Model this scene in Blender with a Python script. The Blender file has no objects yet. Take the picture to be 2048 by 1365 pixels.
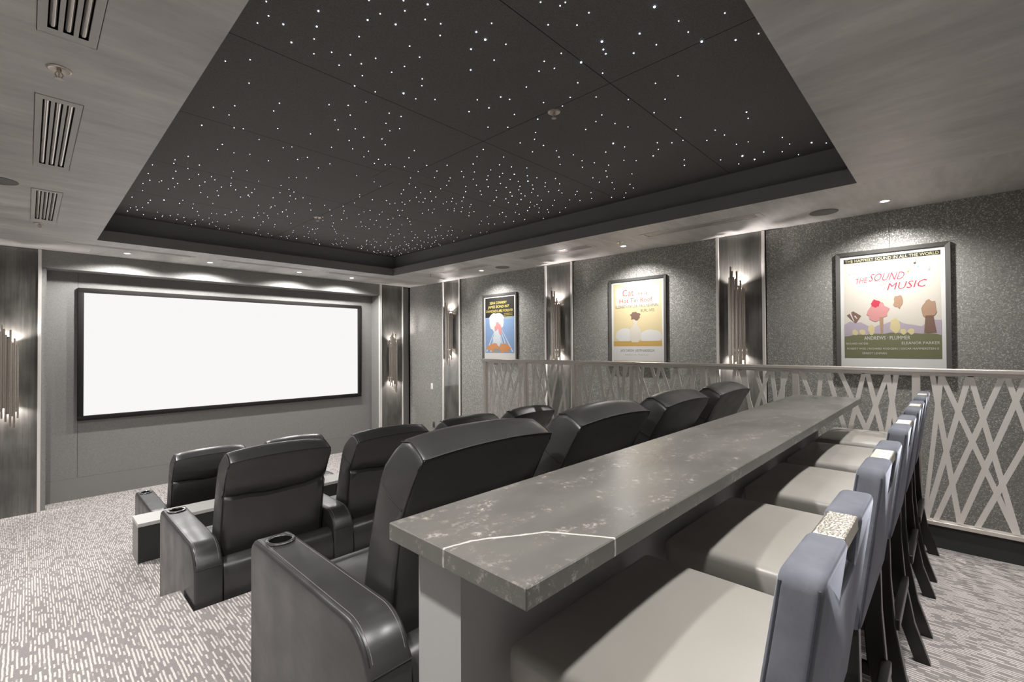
import bpy, bmesh, math, random
from mathutils import Vector, Matrix

# ---------------------------------------------------------------- camera, world, exposure
S = bpy.context.scene
COL = S.collection
S.view_settings.view_transform = 'Standard'
S.view_settings.look = 'None'
S.view_settings.gamma = 1.0
S.view_settings.use_curve_mapping = False
S.view_settings.exposure = 0.0
cam = bpy.data.cameras.new('camera')
cam.lens = 16.295
cam.sensor_width = 36.0
cam.clip_start = 0.02
cam_o = bpy.data.objects.new('camera', cam)
COL.objects.link(cam_o)
_R = Matrix(((0.69163367, -0.00459705, -0.72223385),
             (-0.72222957, -0.0116375, -0.6915555),
             (-0.00522588, 0.99992171, -0.01136902)))
cam_o.matrix_world = Matrix.Translation((0, 0, 1.215)) @ _R.to_4x4()
S.camera = cam_o
W = bpy.data.worlds.new('world')
W.use_nodes = True
W.node_tree.nodes['Background'].inputs[0].default_value = (0.5, 0.5, 0.5, 1)
W.node_tree.nodes['Background'].inputs[1].default_value = 0.0
S.world = W
S.cycles.max_bounces = 10
S.cycles.diffuse_bounces = 6
S.cycles.sample_clamp_indirect = 6.0

# light powers (all are lamps of the room)
P_FRONT = 140.0     # downlights over the screen header
P_RIGHT = 170.0     # downlights over the posters
P_LEFT = 255.0     # downlights along the left aisle
P_BACK = 110.0      # downlights over the bar
P_SCONCE = 24.0
SCREEN_E = 0.95

# ---------------------------------------------------------------- room dimensions
XL, XR = -0.61, 5.454
YB, YF, YREC = -0.60, 8.135, 8.442
ZC = 2.442
Z_FLOOR = -0.785
Z_MID, Z_UP, Z_BAR = -0.435, -0.12, 0.0
TX0, TX1, TY0, TY1 = 0.534, 4.350, 0.528, 7.006
Z_LIP, Z_TRAY, SETB = 2.565, 2.786, 0.10


# ---------------------------------------------------------------- materials
def mat(name, color=(0.5, 0.5, 0.5), rough=0.5, metal=0.0, spec=0.5, **kw):
    m = bpy.data.materials.new(name)
    m.use_nodes = True
    b = m.node_tree.nodes['Principled BSDF']
    b.inputs['Base Color'].default_value = (*color, 1)
    b.inputs['Roughness'].default_value = rough
    b.inputs['Metallic'].default_value = metal
    b.inputs['Specular IOR Level'].default_value = spec
    for k, v in kw.items():
        b.inputs[k].default_value = v
    return m


def nodes_of(m):
    nt = m.node_tree
    return nt, nt.nodes, nt.links, nt.nodes['Principled BSDF']


def coord(nt, scale=(1, 1, 1), kind='Object', rot=(0, 0, 0)):
    tc = nt.nodes.new('ShaderNodeTexCoord')
    mp = nt.nodes.new('ShaderNodeMapping')
    mp.inputs['Scale'].default_value = scale
    mp.inputs['Rotation'].default_value = rot
    nt.links.new(tc.outputs[kind], mp.inputs['Vector'])
    return mp.outputs['Vector']


def ramp(nt, fac, stops):
    r = nt.nodes.new('ShaderNodeValToRGB')
    while len(r.color_ramp.elements) < len(stops):
        r.color_ramp.elements.new(0.5)
    for e, (p, c) in zip(r.color_ramp.elements, stops):
        e.position = p
        e.color = (*c, 1) if len(c) == 3 else c
    nt.links.new(fac, r.inputs['Fac'])
    return r.outputs['Color']


def noise(nt, vec, scale=5.0, detail=4.0, rough=0.5):
    n = nt.nodes.new('ShaderNodeTexNoise')
    n.inputs['Scale'].default_value = scale
    n.inputs['Detail'].default_value = detail
    n.inputs['Roughness'].default_value = rough
    nt.links.new(vec, n.inputs['Vector'])
    return n


def bump(nt, height, strength=0.2, dist=0.01):
    b = nt.nodes.new('ShaderNodeBump')
    b.inputs['Strength'].default_value = strength
    b.inputs['Distance'].default_value = dist
    nt.links.new(height, b.inputs['Height'])
    return b.outputs['Normal']


def mixc(nt, a, b, fac, mode='MIX'):
    mx = nt.nodes.new('ShaderNodeMix')
    mx.data_type = 'RGBA'
    mx.blend_type = mode
    for sock, v in ((mx.inputs[6], a), (mx.inputs[7], b), (mx.inputs[0], fac)):
        if hasattr(v, 'node'):
            nt.links.new(v, sock)
        elif isinstance(v, (int, float)):
            sock.default_value = v
        else:
            sock.default_value = (*v, 1)
    return mx.outputs[2]


def plaster(name, scale, c0, c1):
    m = mat(name, c0, 0.45, spec=0.35)
    nt, N, L, b = nodes_of(m)
    v = coord(nt, scale)
    n1 = noise(nt, v, 1.0, 5, 0.55)
    n2 = noise(nt, v, 6.0, 4, 0.6)
    c = ramp(nt, n1.outputs['Fac'], [(0.3, c0), (0.72, c1)])
    c = mixc(nt, c, ramp(nt, n2.outputs['Fac'], [(0.3, (0.90, 0.90, 0.90)), (0.7, (1.06, 1.055, 1.05))]), 1.0, 'MULTIPLY')
    L.new(c, b.inputs['Base Color'])
    L.new(ramp(nt, n1.outputs['Fac'], [(0.3, (0.38,) * 3), (0.7, (0.55,) * 3)]), b.inputs['Roughness'])
    return m


def fabric_wall(name, base, spark, scale=165.0, hi=0.80):
    m = mat(name, base, 0.6, spec=0.4)
    nt, N, L, b = nodes_of(m)
    v = coord(nt)
    vo = N.new('ShaderNodeTexVoronoi')
    vo.inputs['Scale'].default_value = scale
    L.new(v, vo.inputs['Vector'])
    sep = N.new('ShaderNodeSeparateColor')
    L.new(vo.outputs['Color'], sep.inputs[0])
    wv = noise(nt, coord(nt, (1, 1, 5)), 40, 3, 0.7)
    c = ramp(nt, sep.outputs[0], [(0.0, tuple(x * 0.82 for x in base)), (0.6, base), (hi, tuple(x * 1.3 for x in base)), (0.97, spark)])
    c = mixc(nt, c, ramp(nt, wv.outputs['Fac'], [(0.3, (0.7,) * 3), (0.7, (1.2,) * 3)]), 1.0, 'MULTIPLY')
    L.new(c, b.inputs['Base Color'])
    L.new(ramp(nt, sep.outputs[0], [(hi - 0.05, (0,) * 3), (0.95, (0.75,) * 3)]), b.inputs['Metallic'])
    L.new(ramp(nt, sep.outputs[1], [(0.0, (0.3,) * 3), (1.0, (0.65,) * 3)]), b.inputs['Roughness'])
    L.new(bump(nt, sep.outputs[2], 0.35, 0.004), b.inputs['Normal'])
    return m


def plain_fabric(name, base):
    m = mat(name, base, 0.75, spec=0.25)
    nt, N, L, b = nodes_of(m)
    n = noise(nt, coord(nt), 160, 2, 0.6)
    L.new(ramp(nt, n.outputs['Fac'], [(0.3, tuple(x * 0.8 for x in base)), (0.7, tuple(x * 1.2 for x in base))]), b.inputs['Base Color'])
    L.new(bump(nt, n.outputs['Fac'], 0.2, 0.002), b.inputs['Normal'])
    return m


def gloss_wood(name):
    m = mat(name, (0.05, 0.045, 0.04), 0.1, spec=0.6)
    nt, N, L, b = nodes_of(m)
    n1 = noise(nt, coord(nt, (30, 30, 0.9)), 2.0, 6, 0.65)
    n2 = noise(nt, coord(nt, (3, 3, 1.2)), 1.5, 3, 0.5)
    c = ramp(nt, n1.outputs['Fac'], [(0.3, (0.085, 0.083, 0.076)), (0.7, (0.135, 0.131, 0.121))])
    c = mixc(nt, c, ramp(nt, n2.outputs['Fac'], [(0.3, (0.55,) * 3), (0.7, (1.45,) * 3)]), 1.0, 'MULTIPLY')
    L.new(c, b.inputs['Base Color'])
    b.inputs['Coat Weight'].default_value = 0.8
    b.inputs['Coat Roughness'].default_value = 0.06
    wob = noise(nt, coord(nt, (1, 1, 2.2)), 5.0, 2, 0.5)
    L.new(bump(nt, wob.outputs['Fac'], 0.06, 0.02), b.inputs['Coat Normal'])
    return m


def carpet_mat():
    m = mat('carpet', (0.4, 0.38, 0.36), 0.95, spec=0.1)
    nt, N, L, b = nodes_of(m)
    tc = N.new('ShaderNodeTexCoord')
    sp = N.new('ShaderNodeSeparateXYZ')
    L.new(tc.outputs['Object'], sp.inputs[0])
    sub = N.new('ShaderNodeMath')
    sub.operation = 'SUBTRACT'
    L.new(sp.outputs['Y'], sub.inputs[0])
    L.new(sp.outputs['Z'], sub.inputs[1])
    cb = N.new('ShaderNodeCombineXYZ')
    L.new(sub.outputs[0], cb.inputs['X'])
    L.new(sp.outputs['X'], cb.inputs['Y'])
    wob = noise(nt, cb.outputs[0], 30, 2, 0.5)
    ad = N.new('ShaderNodeVectorMath')
    ad.operation = 'MULTIPLY_ADD'
    L.new(wob.outputs['Color'], ad.inputs[0])
    ad.inputs[1].default_value = (0.016, 0.006, 0)
    L.new(cb.outputs[0], ad.inputs[2])

    def bricks(bw, rh, off, seed):
        br = N.new('ShaderNodeTexBrick')
        br.offset = off
        br.offset_frequency = 2
        br.inputs['Color1'].default_value = (0, 0, 0, 1)
        br.inputs['Color2'].default_value = (1, 1, 1, 1)
        br.inputs['Mortar Size'].default_value = 0.0
        br.inputs['Scale'].default_value = 1.0
        br.inputs['Brick Width'].default_value = bw
        br.inputs['Row Height'].default_value = rh
        sh = N.new('ShaderNodeVectorMath')
        sh.operation = 'ADD'
        sh.inputs[1].default_value = seed
        L.new(ad.outputs[0], sh.inputs[0])
        L.new(sh.outputs[0], br.inputs['Vector'])
        return br.outputs['Color']
    ROWH = 0.0135
    a = bricks(0.036, ROWH, 0.37, (3.1, 2.7, 0))
    d = bricks(0.060, ROWH, 0.61, (7.7, 2.7, 0))
    e = mixc(nt, a, d, 0.3)
    yy = N.new('ShaderNodeSeparateXYZ')
    L.new(ad.outputs[0], yy.inputs[0])
    dv = N.new('ShaderNodeMath')
    dv.operation = 'MULTIPLY_ADD'
    dv.inputs[1].default_value = 1 / ROWH
    dv.inputs[2].default_value = 2.7 / ROWH
    L.new(yy.outputs['Y'], dv.inputs[0])
    fr = N.new('ShaderNodeMath')
    fr.operation = 'FRACT'
    L.new(dv.outputs[0], fr.inputs[0])
    line = ramp(nt, fr.outputs[0], [(0.0, (0,) * 3), (0.08, (1,) * 3), (0.50, (1,) * 3), (0.60, (0,) * 3)])
    s = mixc(nt, (0, 0, 0), e, line)
    on = ramp(nt, s, [(0.34, (0,) * 3), (0.44, (1,) * 3)])
    fine = noise(nt, coord(nt), 420, 2, 0.6)
    c = mixc(nt, (0.285, 0.262, 0.258), (0.70, 0.65, 0.62), on)
    c = mixc(nt, c, ramp(nt, fine.outputs['Fac'], [(0.3, (0.72,) * 3), (0.7, (1.22,) * 3)]), 1.0, 'MULTIPLY')
    L.new(c, b.inputs['Base Color'])
    L.new(bump(nt, fine.outputs['Fac'], 0.4, 0.004), b.inputs['Normal'])
    b.inputs['Sheen Weight'].default_value = 0.2
    return m


def leather_mat(name, base, rough, fine=350, bs=0.08):
    m = mat(name, base, rough, spec=0.8)
    nt, N, L, b = nodes_of(m)
    v = coord(nt)
    n2 = noise(nt, v, 7, 2, 0.4)
    n3 = noise(nt, coord(nt, (1, 1, 2.5)), 16, 1, 0.3)
    L.new(ramp(nt, n2.outputs['Fac'], [(0.3, (rough - 0.05,) * 3), (0.7, (rough + 0.07,) * 3)]), b.inputs['Roughness'])
    mx = N.new('ShaderNodeMath')
    mx.operation = 'MULTIPLY_ADD'
    L.new(n2.outputs['Fac'], mx.inputs[0])
    mx.inputs[1].default_value = 1.6
    L.new(n3.outputs['Fac'], mx.inputs[2])
    L.new(bump(nt, mx.outputs[0], bs * 0.45, 0.02), b.inputs['Normal'])
    return m


def stone_mat(segs):
    m = mat('stone', (0.14, 0.13, 0.12), 0.3, spec=0.5)
    nt, N, L, b = nodes_of(m)
    v = coord(nt)
    cloud = noise(nt, coord(nt, (0.8, 1.6, 1)), 2.6, 5, 0.55)
    fl = noise(nt, v, 55, 8, 0.8)
    patch = noise(nt, coord(nt, (1, 2.2, 1)), 7, 5, 0.6)
    c = ramp(nt, cloud.outputs['Fac'], [(0.3, (0.085, 0.081, 0.074)), (0.7, (0.155, 0.147, 0.134))])
    pm = N.new('ShaderNodeMath')
    pm.operation = 'MULTIPLY'
    L.new(ramp(nt, fl.outputs['Fac'], [(0.53, (0,) * 3), (0.62, (1,) * 3)]), pm.inputs[0])
    L.new(ramp(nt, patch.outputs['Fac'], [(0.48, (0.0,) * 3), (0.68, (1,) * 3)]), pm.inputs[1])
    c = mixc(nt, c, (0.46, 0.42, 0.38), pm.outputs[0])
    # a few pale quartz veins: distance to line segments in the slab
    geo = N.new('ShaderNodeTexCoord')
    wob = noise(nt, v, 30, 3, 0.6)
    wv = N.new('ShaderNodeVectorMath')
    wv.operation = 'MULTIPLY_ADD'
    L.new(wob.outputs['Color'], wv.inputs[0])
    wv.inputs[1].default_value = (0.010, 0.010, 0)
    L.new(geo.outputs['Object'], wv.inputs[2])
    flat = N.new('ShaderNodeVectorMath')
    flat.operation = 'MULTIPLY'
    flat.inputs[1].default_value = (1, 1, 0)
    L.new(wv.outputs[0], flat.inputs[0])
    best = None
    for (ax, ay), (bx, by) in segs:
        A = Vector((ax + .005, ay + .005, 0))
        D = Vector((bx - ax, by - ay, 0))
        pa = N.new('ShaderNodeVectorMath')
        pa.operation = 'SUBTRACT'
        L.new(flat.outputs[0], pa.inputs[0])
        pa.inputs[1].default_value = A
        dt = N.new('ShaderNodeVectorMath')
        dt.operation = 'DOT_PRODUCT'
        L.new(pa.outputs[0], dt.inputs[0])
        dt.inputs[1].default_value = D / D.length_squared
        cl = N.new('ShaderNodeClamp')
        L.new(dt.outputs['Value'], cl.inputs['Value'])
        sc = N.new('ShaderNodeVectorMath')
        sc.operation = 'SCALE'
        sc.inputs[0].default_value = D
        L.new(cl.outputs[0], sc.inputs['Scale'])
        ds = N.new('ShaderNodeVectorMath')
        ds.operation = 'DISTANCE'
        L.new(pa.outputs[0], ds.inputs[0])
        L.new(sc.outputs[0], ds.inputs[1])
        if best is None:
            best = ds.outputs['Value']
        else:
            mn = N.new('ShaderNodeMath')
            mn.operation = 'MINIMUM'
            L.new(best, mn.inputs[0])
            L.new(ds.outputs['Value'], mn.inputs[1])
            best = mn.outputs[0]
    vein = ramp(nt, best, [(0.0, (1,) * 3), (0.0008, (0.85,) * 3), (0.0018, (0,) * 3)])
    c = mixc(nt, c, (0.62, 0.60, 0.56), vein)
    L.new(c, b.inputs['Base Color'])
    L.new(ramp(nt, cloud.outputs['Fac'], [(0.3, (0.26,) * 3), (0.7, (0.36,) * 3)]), b.inputs['Roughness'])
    return m


def hammered(name, base, rough):
    m = mat(name, base, rough, 1.0)
    nt, N, L, b = nodes_of(m)
    vo = N.new('ShaderNodeTexVoronoi')
    vo.inputs['Scale'].default_value = 260
    L.new(coord(nt), vo.inputs['Vector'])
    L.new(bump(nt, vo.outputs['Distance'], 0.35, 0.002), b.inputs['Normal'])
    return m


def emit(name, color, strength):
    m = bpy.data.materials.new(name)
    m.use_nodes = True
    nt = m.node_tree
    nt.nodes.clear()
    e = nt.nodes.new('ShaderNodeEmission')
    e.inputs[0].default_value = (*color, 1)
    e.inputs[1].default_value = strength
    o = nt.nodes.new('ShaderNodeOutputMaterial')
    nt.links.new(e.outputs[0], o.inputs[0])
    return m


M = {}
M['plaster_x'] = plaster('plaster_strokes_across', (0.8, 3.2, 1), (0.44, 0.428, 0.414), (0.70, 0.685, 0.665))
M['plaster_y'] = plaster('plaster_strokes_along', (3.2, 0.8, 1), (0.44, 0.428, 0.414), (0.70, 0.685, 0.665))
M['lip'] = mat('tray_edge_paint', (0.25, 0.246, 0.24), 0.6, spec=0.3)
M['tray'] = plain_fabric('star_ceiling_felt', (0.140, 0.137, 0.131))
M['black'] = mat('matt_black', (0.006, 0.006, 0.006), 0.8, spec=0.1)
M['dark'] = mat('dark_grey_paint', (0.06, 0.06, 0.058), 0.5, spec=0.3)
M['wall_glitter'] = fabric_wall('glitter_wallcovering', (0.275, 0.268, 0.252), (0.72, 0.705, 0.68))
M['screen_wall'] = plain_fabric('acoustic_fabric', (0.25, 0.246, 0.240))
M['base_board'] = mat('satin_grey_paint', (0.24, 0.236, 0.228), 0.4, spec=0.4)
M['gloss'] = gloss_wood('lacquered_dark_veneer')
M['trim'] = mat('pale_metal_trim', (0.86, 0.83, 0.80), 0.35, 0.15)
M['carpet'] = carpet_mat()
M['screen'] = emit('projected_white', (1.0, 0.985, 0.97), SCREEN_E)
M['leather'] = leather_mat('black_leather', (0.034, 0.0335, 0.0325), 0.34)
M['seam'] = mat('dark_piping', (0.012, 0.012, 0.012), 0.55)
M['stitch'] = mat('grey_thread', (0.16, 0.155, 0.15), 0.7)
M['cup_ring'] = mat('gunmetal_ring', (0.30, 0.30, 0.30), 0.22, 0.9)
M['vinyl'] = leather_mat('taupe_vinyl', (0.300, 0.284, 0.258), 0.36, 500, 0.04)
M['velvet'] = mat('blue_grey_velvet', (0.090, 0.098, 0.130), 0.85, spec=0.15)
_b = M['velvet'].node_tree.nodes['Principled BSDF']
_b.inputs['Sheen Weight'].default_value = 0.6
_b.inputs['Sheen Roughness'].default_value = 0.35
_b.inputs['Sheen Tint'].default_value = (0.72, 0.76, 0.90, 1)
_nt = M['velvet'].node_tree
_n = noise(_nt, coord(_nt), 14, 5, 0.65)
_nt.links.new(ramp(_nt, _n.outputs['Fac'], [(0.3, (0.105, 0.110, 0.130)), (0.7, (0.165, 0.170, 0.195))]), _b.inputs['Base Color'])
M['ebony'] = mat('black_stained_wood', (0.010, 0.0095, 0.0085), 0.3, spec=0.45)
M['handle'] = hammered('hammered_pewter', (0.78, 0.74, 0.66), 0.35)
M['steel'] = mat('brushed_champagne_steel', (0.74, 0.69, 0.64), 0.34, 0.6)
M['lattice'] = mat('laser_cut_steel', (0.82, 0.78, 0.735), 0.42, 0.35)
M['sconce'] = mat('polished_nickel_tube', (0.74, 0.68, 0.62), 0.2, 1.0)
M['glow'] = emit('lamp_glow', (1.0, 0.93, 0.88), 9.0)
M['lens'] = emit('downlight_lens', (1.0, 0.95, 0.88), 14.0)
M['white'] = mat('white_plastic', (0.80, 0.79, 0.76), 0.4)
M['support'] = mat('bar_support_paint', (0.40, 0.395, 0.39), 0.55, spec=0.3)
M['ledge_top_lit'] = mat('ledge_laminate_lit', (0.55, 0.54, 0.52), 0.4)  # pale tone stands for light falling on the dark ledge's top
M['ledge'] = mat('ledge_dark_carpeted', (0.030, 0.032, 0.030), 0.8)
M['chrome'] = mat('vent_blade_metal', (0.62, 0.57, 0.53), 0.22, 1.0)
M['vent'] = mat('vent_plate_paint', (0.54, 0.525, 0.505), 0.45, spec=0.35)
M['brass'] = mat('sprinkler_metal', (0.62, 0.56, 0.50), 0.35, 0.9)
M['grille'] = mat('speaker_grille', (0.17, 0.162, 0.152), 0.6)
M['frame'] = mat('grey_metal_frame', (0.125, 0.122, 0.115), 0.38, 0.35)
M['mat_board'] = mat('white_mat_board', (0.62, 0.612, 0.595), 0.6)
M['star_a'] = emit('star_white', (0.86, 0.90, 1.0), 5.0)
M['star_b'] = emit('star_blue_white', (0.70, 0.80, 1.0), 6.0)
M['star_c'] = emit('star_bright', (0.62, 0.74, 1.0), 9.0)


# ---------------------------------------------------------------- geometry helpers
def link_mesh(name, bm, m, parent=None, smooth=False, loc=None):
    me = bpy.data.meshes.new(name)
    bm.normal_update()
    bm.to_mesh(me)
    bm.free()
    for mm in (m if isinstance(m, (list, tuple)) else [m]):
        me.materials.append(mm)
    if smooth:
        me.polygons.foreach_set('use_smooth', [True] * len(me.polygons))
        try:
            me.set_sharp_from_angle(angle=math.radians(40))
        except Exception:
            pass
    o = bpy.data.objects.new(name, me)
    COL.objects.link(o)
    if parent is not None:
        o.parent = parent
    if loc is not None:
        o.location = loc
    return o


def empty(name, loc=(0, 0, 0), label=None, cat=None, group=None, kind=None):
    o = bpy.data.objects.new(name, None)
    o.empty_display_size = 0.1
    COL.objects.link(o)
    o.location = loc
    tag(o, label, cat, group, kind)
    return o


def tag(o, label=None, cat=None, group=None, kind=None):
    if label:
        o['label'] = label
    if cat:
        o['category'] = cat
    if group:
        o['group'] = group
    if kind:
        o['kind'] = kind
    return o


def add_bm(dst, src, mi=0):
    if mi:
        for f in src.faces:
            f.material_index = mi
    me = bpy.data.meshes.new('tmp')
    src.to_mesh(me)
    src.free()
    dst.from_mesh(me)
    bpy.data.meshes.remove(me)
    return dst


def box(dst, x0, x1, y0, y1, z0, z1, r=0.0, seg=2, mi=0):
    b = bmesh.new()
    bmesh.ops.create_cube(b, size=1.0)
    for v in b.verts:
        v.co = Vector((x0 if v.co.x < 0 else x1, y0 if v.co.y < 0 else y1, z0 if v.co.z < 0 else z1))
    if r > 0:
        r = min(r, 0.49 * min(abs(x1 - x0), abs(y1 - y0), abs(z1 - z0)))
        bmesh.ops.bevel(b, geom=b.edges[:], offset=r, segments=seg, profile=0.5, affect='EDGES')
    bmesh.ops.recalc_face_normals(b, faces=b.faces[:])
    return add_bm(dst, b, mi)


def tube(dst, pts, r, seg=8, mi=0, cap=True):
    """swept tube along points; r may be a list"""
    b = bmesh.new()
    P = [Vector(p) for p in pts]
    n = len(P)
    rs = r if isinstance(r, (list, tuple)) else [r] * n
    rings = []
    prev = None
    for i in range(n):
        d = (P[min(i + 1, n - 1)] - P[max(i - 1, 0)]).normalized()
        if prev is None:
            a = Vector((0, 0, 1)) if abs(d.z) < 0.9 else Vector((1, 0, 0))
            u = d.cross(a).normalized()
        else:
            u = (prev - d * prev.dot(d)).normalized()
        prev = u
        w = d.cross(u)
        rings.append([b.verts.new(P[i] + rs[i] * (math.cos(2 * math.pi * k / seg) * u + math.sin(2 * math.pi * k / seg) * w)) for k in range(seg)])
    for i in range(n - 1):
        for k in range(seg):
            b.faces.new((rings[i][k], rings[i][(k + 1) % seg], rings[i + 1][(k + 1) % seg], rings[i + 1][k]))
    if cap:
        b.faces.new(rings[0][::-1])
        b.faces.new(rings[-1])
    bmesh.ops.recalc_face_normals(b, faces=b.faces[:])
    return add_bm(dst, b, mi)


def lathe(dst, prof, center=(0, 0, 0), seg=24, mi=0, cap=True):
    b = bmesh.new()
    c = Vector(center)
    rings = []
    for (r, z) in prof:
        ring = []
        for k in range(seg):
            a = 2 * math.pi * k / seg
            ring.append(b.verts.new(c + Vector((r * math.cos(a), r * math.sin(a), z))))
        rings.append(ring)
    for i in range(len(rings) - 1):
        for k in range(seg):
            b.faces.new((rings[i][k], rings[i][(k + 1) % seg], rings[i + 1][(k + 1) % seg], rings[i + 1][k]))
    for ring in ((rings[0], rings[-1]) if cap else ()):
        try:
            b.faces.new(ring)
        except Exception:
            pass
    bmesh.ops.remove_doubles(b, verts=b.verts[:], dist=1e-6)
    bmesh.ops.recalc_face_normals(b, faces=b.faces[:])
    return add_bm(dst, b, mi)


def prism(dst, poly, axis, a0, a1, r=0.0, seg=2, mi=0):
    """extrude a 2D polygon along an axis: 'x' -> poly in (y,z); 'y' -> (x,z); 'z' -> (x,y)"""
    b = bmesh.new()

    def mk(p, a):
        if axis == 'x':
            return Vector((a, p[0], p[1]))
        if axis == 'y':
            return Vector((p[0], a, p[1]))
        return Vector((p[0], p[1], a))
    v0 = [b.verts.new(mk(p, a0)) for p in poly]
    v1 = [b.verts.new(mk(p, a1)) for p in poly]
    n = len(poly)
    f0 = b.faces.new(v0)
    f1 = b.faces.new(v1[::-1])
    for i in range(n):
        b.faces.new((v0[i], v0[(i + 1) % n], v1[(i + 1) % n], v1[i]))
    bmesh.ops.recalc_face_normals(b, faces=b.faces[:])
    if r > 0:
        es = list(f0.edges) + list(f1.edges)
        bmesh.ops.bevel(b, geom=es, offset=r, segments=seg, profile=0.5, affect='EDGES', clamp_overlap=True)
    return add_bm(dst, b, mi)


def arc(cx, cy, r, a0, a1, n):
    return [(cx + r * math.cos(math.radians(a0 + (a1 - a0) * i / n)), cy + r * math.sin(math.radians(a0 + (a1 - a0) * i / n))) for i in range(n + 1)]


def rect_holes(dst, x0, x1, y0, y1, z, holes, mi=0):
    """a horizontal sheet with rectangular cut-outs"""
    b = bmesh.new()
    xs = sorted({x0, x1, *[h[0] for h in holes], *[h[1] for h in holes]})
    ys = sorted({y0, y1, *[h[2] for h in holes], *[h[3] for h in holes]})
    xs = [x for x in xs if x0 <= x <= x1]
    ys = [y for y in ys if y0 <= y <= y1]
    for i in range(len(xs) - 1):
        for j in range(len(ys) - 1):
            cx, cy = (xs[i] + xs[i + 1]) / 2, (ys[j] + ys[j + 1]) / 2
            if any(h[0] < cx < h[1] and h[2] < cy < h[3] for h in holes):
                continue
            b.faces.new([b.verts.new((x, y, z)) for x, y in ((xs[i], ys[j]), (xs[i], ys[j + 1]), (xs[i + 1], ys[j + 1]), (xs[i + 1], ys[j]))])
    bmesh.ops.remove_doubles(b, verts=b.verts[:], dist=1e-6)
    return add_bm(dst, b, mi)


def quad(dst, pts, mi=0):
    b = bmesh.new()
    b.faces.new([b.verts.new(p) for p in pts])
    return add_bm(dst, b, mi)


def struct(name, bm, m, smooth=False):
    o = link_mesh(name, bm, m, None, smooth)
    o['kind'] = 'structure'
    return o


def spot(name, loc, target, power, angle, blend, color=(1.0, 0.975, 0.945), radius=0.04):
    l = bpy.data.lights.new(name, 'SPOT')
    l.energy = power
    l.spot_size = math.radians(angle)
    l.spot_blend = blend
    l.color = color
    l.shadow_soft_size = radius
    o = bpy.data.objects.new(name, l)
    COL.objects.link(o)
    o.location = loc
    d = Vector(target) - Vector(loc)
    o.rotation_euler = d.to_track_quat('-Z', 'Y').to_euler()
    return o


def copy_tree(o, parent=None):
    c = o.copy()
    COL.objects.link(c)
    c.parent = parent
    for ch in list(o.children):
        copy_tree(ch, c)
    return c


# ---------------------------------------------------------------- room shell
RAILX = 3.77
# floor and tiers
b = bmesh.new(); box(b, XL, XR, YB, YREC, Z_FLOOR - 0.1, Z_FLOOR)
struct('floor', b, M['carpet'])
b = bmesh.new()
box(b, XL, 0.59, 3.0, 4.86, Z_FLOOR, Z_MID, 0.012); box(b, 0.59, RAILX, 2.7, 4.86, Z_FLOOR, Z_MID, 0.012)
struct('floor_middle', b, M['carpet'], True)
b = bmesh.new()
prism(b, [(XL, 0.70), (RAILX, 0.70), (RAILX, 2.815), (0.592, 2.815), (0.592, 3.11), (XL, 3.11)], 'z', Z_MID - 0.02, Z_UP, 0.014)
struct('floor_upper', b, M['carpet'], True)
b = bmesh.new(); box(b, XL, RAILX, YB, 0.80, Z_UP - 0.02, Z_BAR, 0.01)
struct('floor_bar', b, M['carpet'], True)
# walls
b = bmesh.new(); box(b, XL - 0.1, XL, YB, YREC, Z_FLOOR, ZC + 0.4)
struct('wall_left', b, M['screen_wall'])
b = bmesh.new(); box(b, XL - 0.1, XR + 0.1, YB - 0.1, YB, Z_FLOOR, ZC + 0.4)
struct('wall_back', b, M['screen_wall'])
b = bmesh.new()
seams = [YB, 0.43, 1.455, 1.975, 2.985, 3.985, 4.51, 5.51, 6.505, 7.03, YF]
box(b, XR + 0.012, XR + 0.1, YB, YREC, Z_FLOOR, ZC + 0.4, mi=1)
for i in range(len(seams) - 1):
    if i in (2, 5, 8):
        continue
    box(b, XR, XR + 0.05, seams[i] + 0.0015, seams[i + 1] - 0.0015, Z_FLOOR, ZC)
struct('wall_right', b, [M['wall_glitter'], M['black']])
pan = [(1.461, 1.969), (3.988, 4.507), (6.509, 7.023)]
b = bmesh.new()
for y0, y1 in pan:
    box(b, XR - 0.012, XR + 0.05, y0, y1, Z_FLOOR, ZC - 0.004)
struct('wall_right_gloss', b, M['gloss'])
n = 1
for y0, y1 in pan:
    for yy in (y0, y1 - 0.03):
        b = bmesh.new(); box(b, XR - 0.032, XR, yy, yy + 0.03, Z_FLOOR, ZC - 0.004, 0.002)
        struct('trim_%d' % n, b, M['trim']); n += 1
# front wall: gloss side panels, header, recess
b = bmesh.new()
box(b, 4.805, 5.265, YF, YREC + 0.1, Z_FLOOR, ZC - 0.003)
box(b, -0.405, 0.082, YF, YREC + 0.1, Z_FLOOR, ZC - 0.003)
struct('wall_front_gloss', b, M['gloss'])
for x0, x1 in ((0.082, 0.112), (4.752, 4.80), (5.262, 5.285), (-0.44, -0.405)):
    b = bmesh.new(); box(b, x0, x1, YF - 0.012, YF + 0.03, Z_FLOOR, ZC - 0.003, 0.002)
    struct('trim_%d' % n, b, M['trim']); n += 1
b = bmesh.new()
box(b, 0.112, 4.752, YF, YREC, 2.225, ZC - 0.002)                       # header
box(b, 0.112, 0.157, YF + 0.03, YREC, Z_FLOOR, 2.225)                   # left reveal
box(b, 4.752, 4.80, YF + 0.03, YREC, Z_FLOOR, 2.225)                    # right reveal
box(b, 5.285, XR, YF + 0.05, YREC, Z_FLOOR, ZC - 0.002)                 # corner strip
box(b, XL, -0.44, YF + 0.05, YREC, Z_FLOOR, ZC - 0.002)
struct('wall_front_header', b, M['screen_wall'])
b = bmesh.new()
box(b, XL - 0.1, XR + 0.1, YREC + 0.012, YREC + 0.12, Z_FLOOR - 0.1, ZC + 0.4, mi=1)
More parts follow.
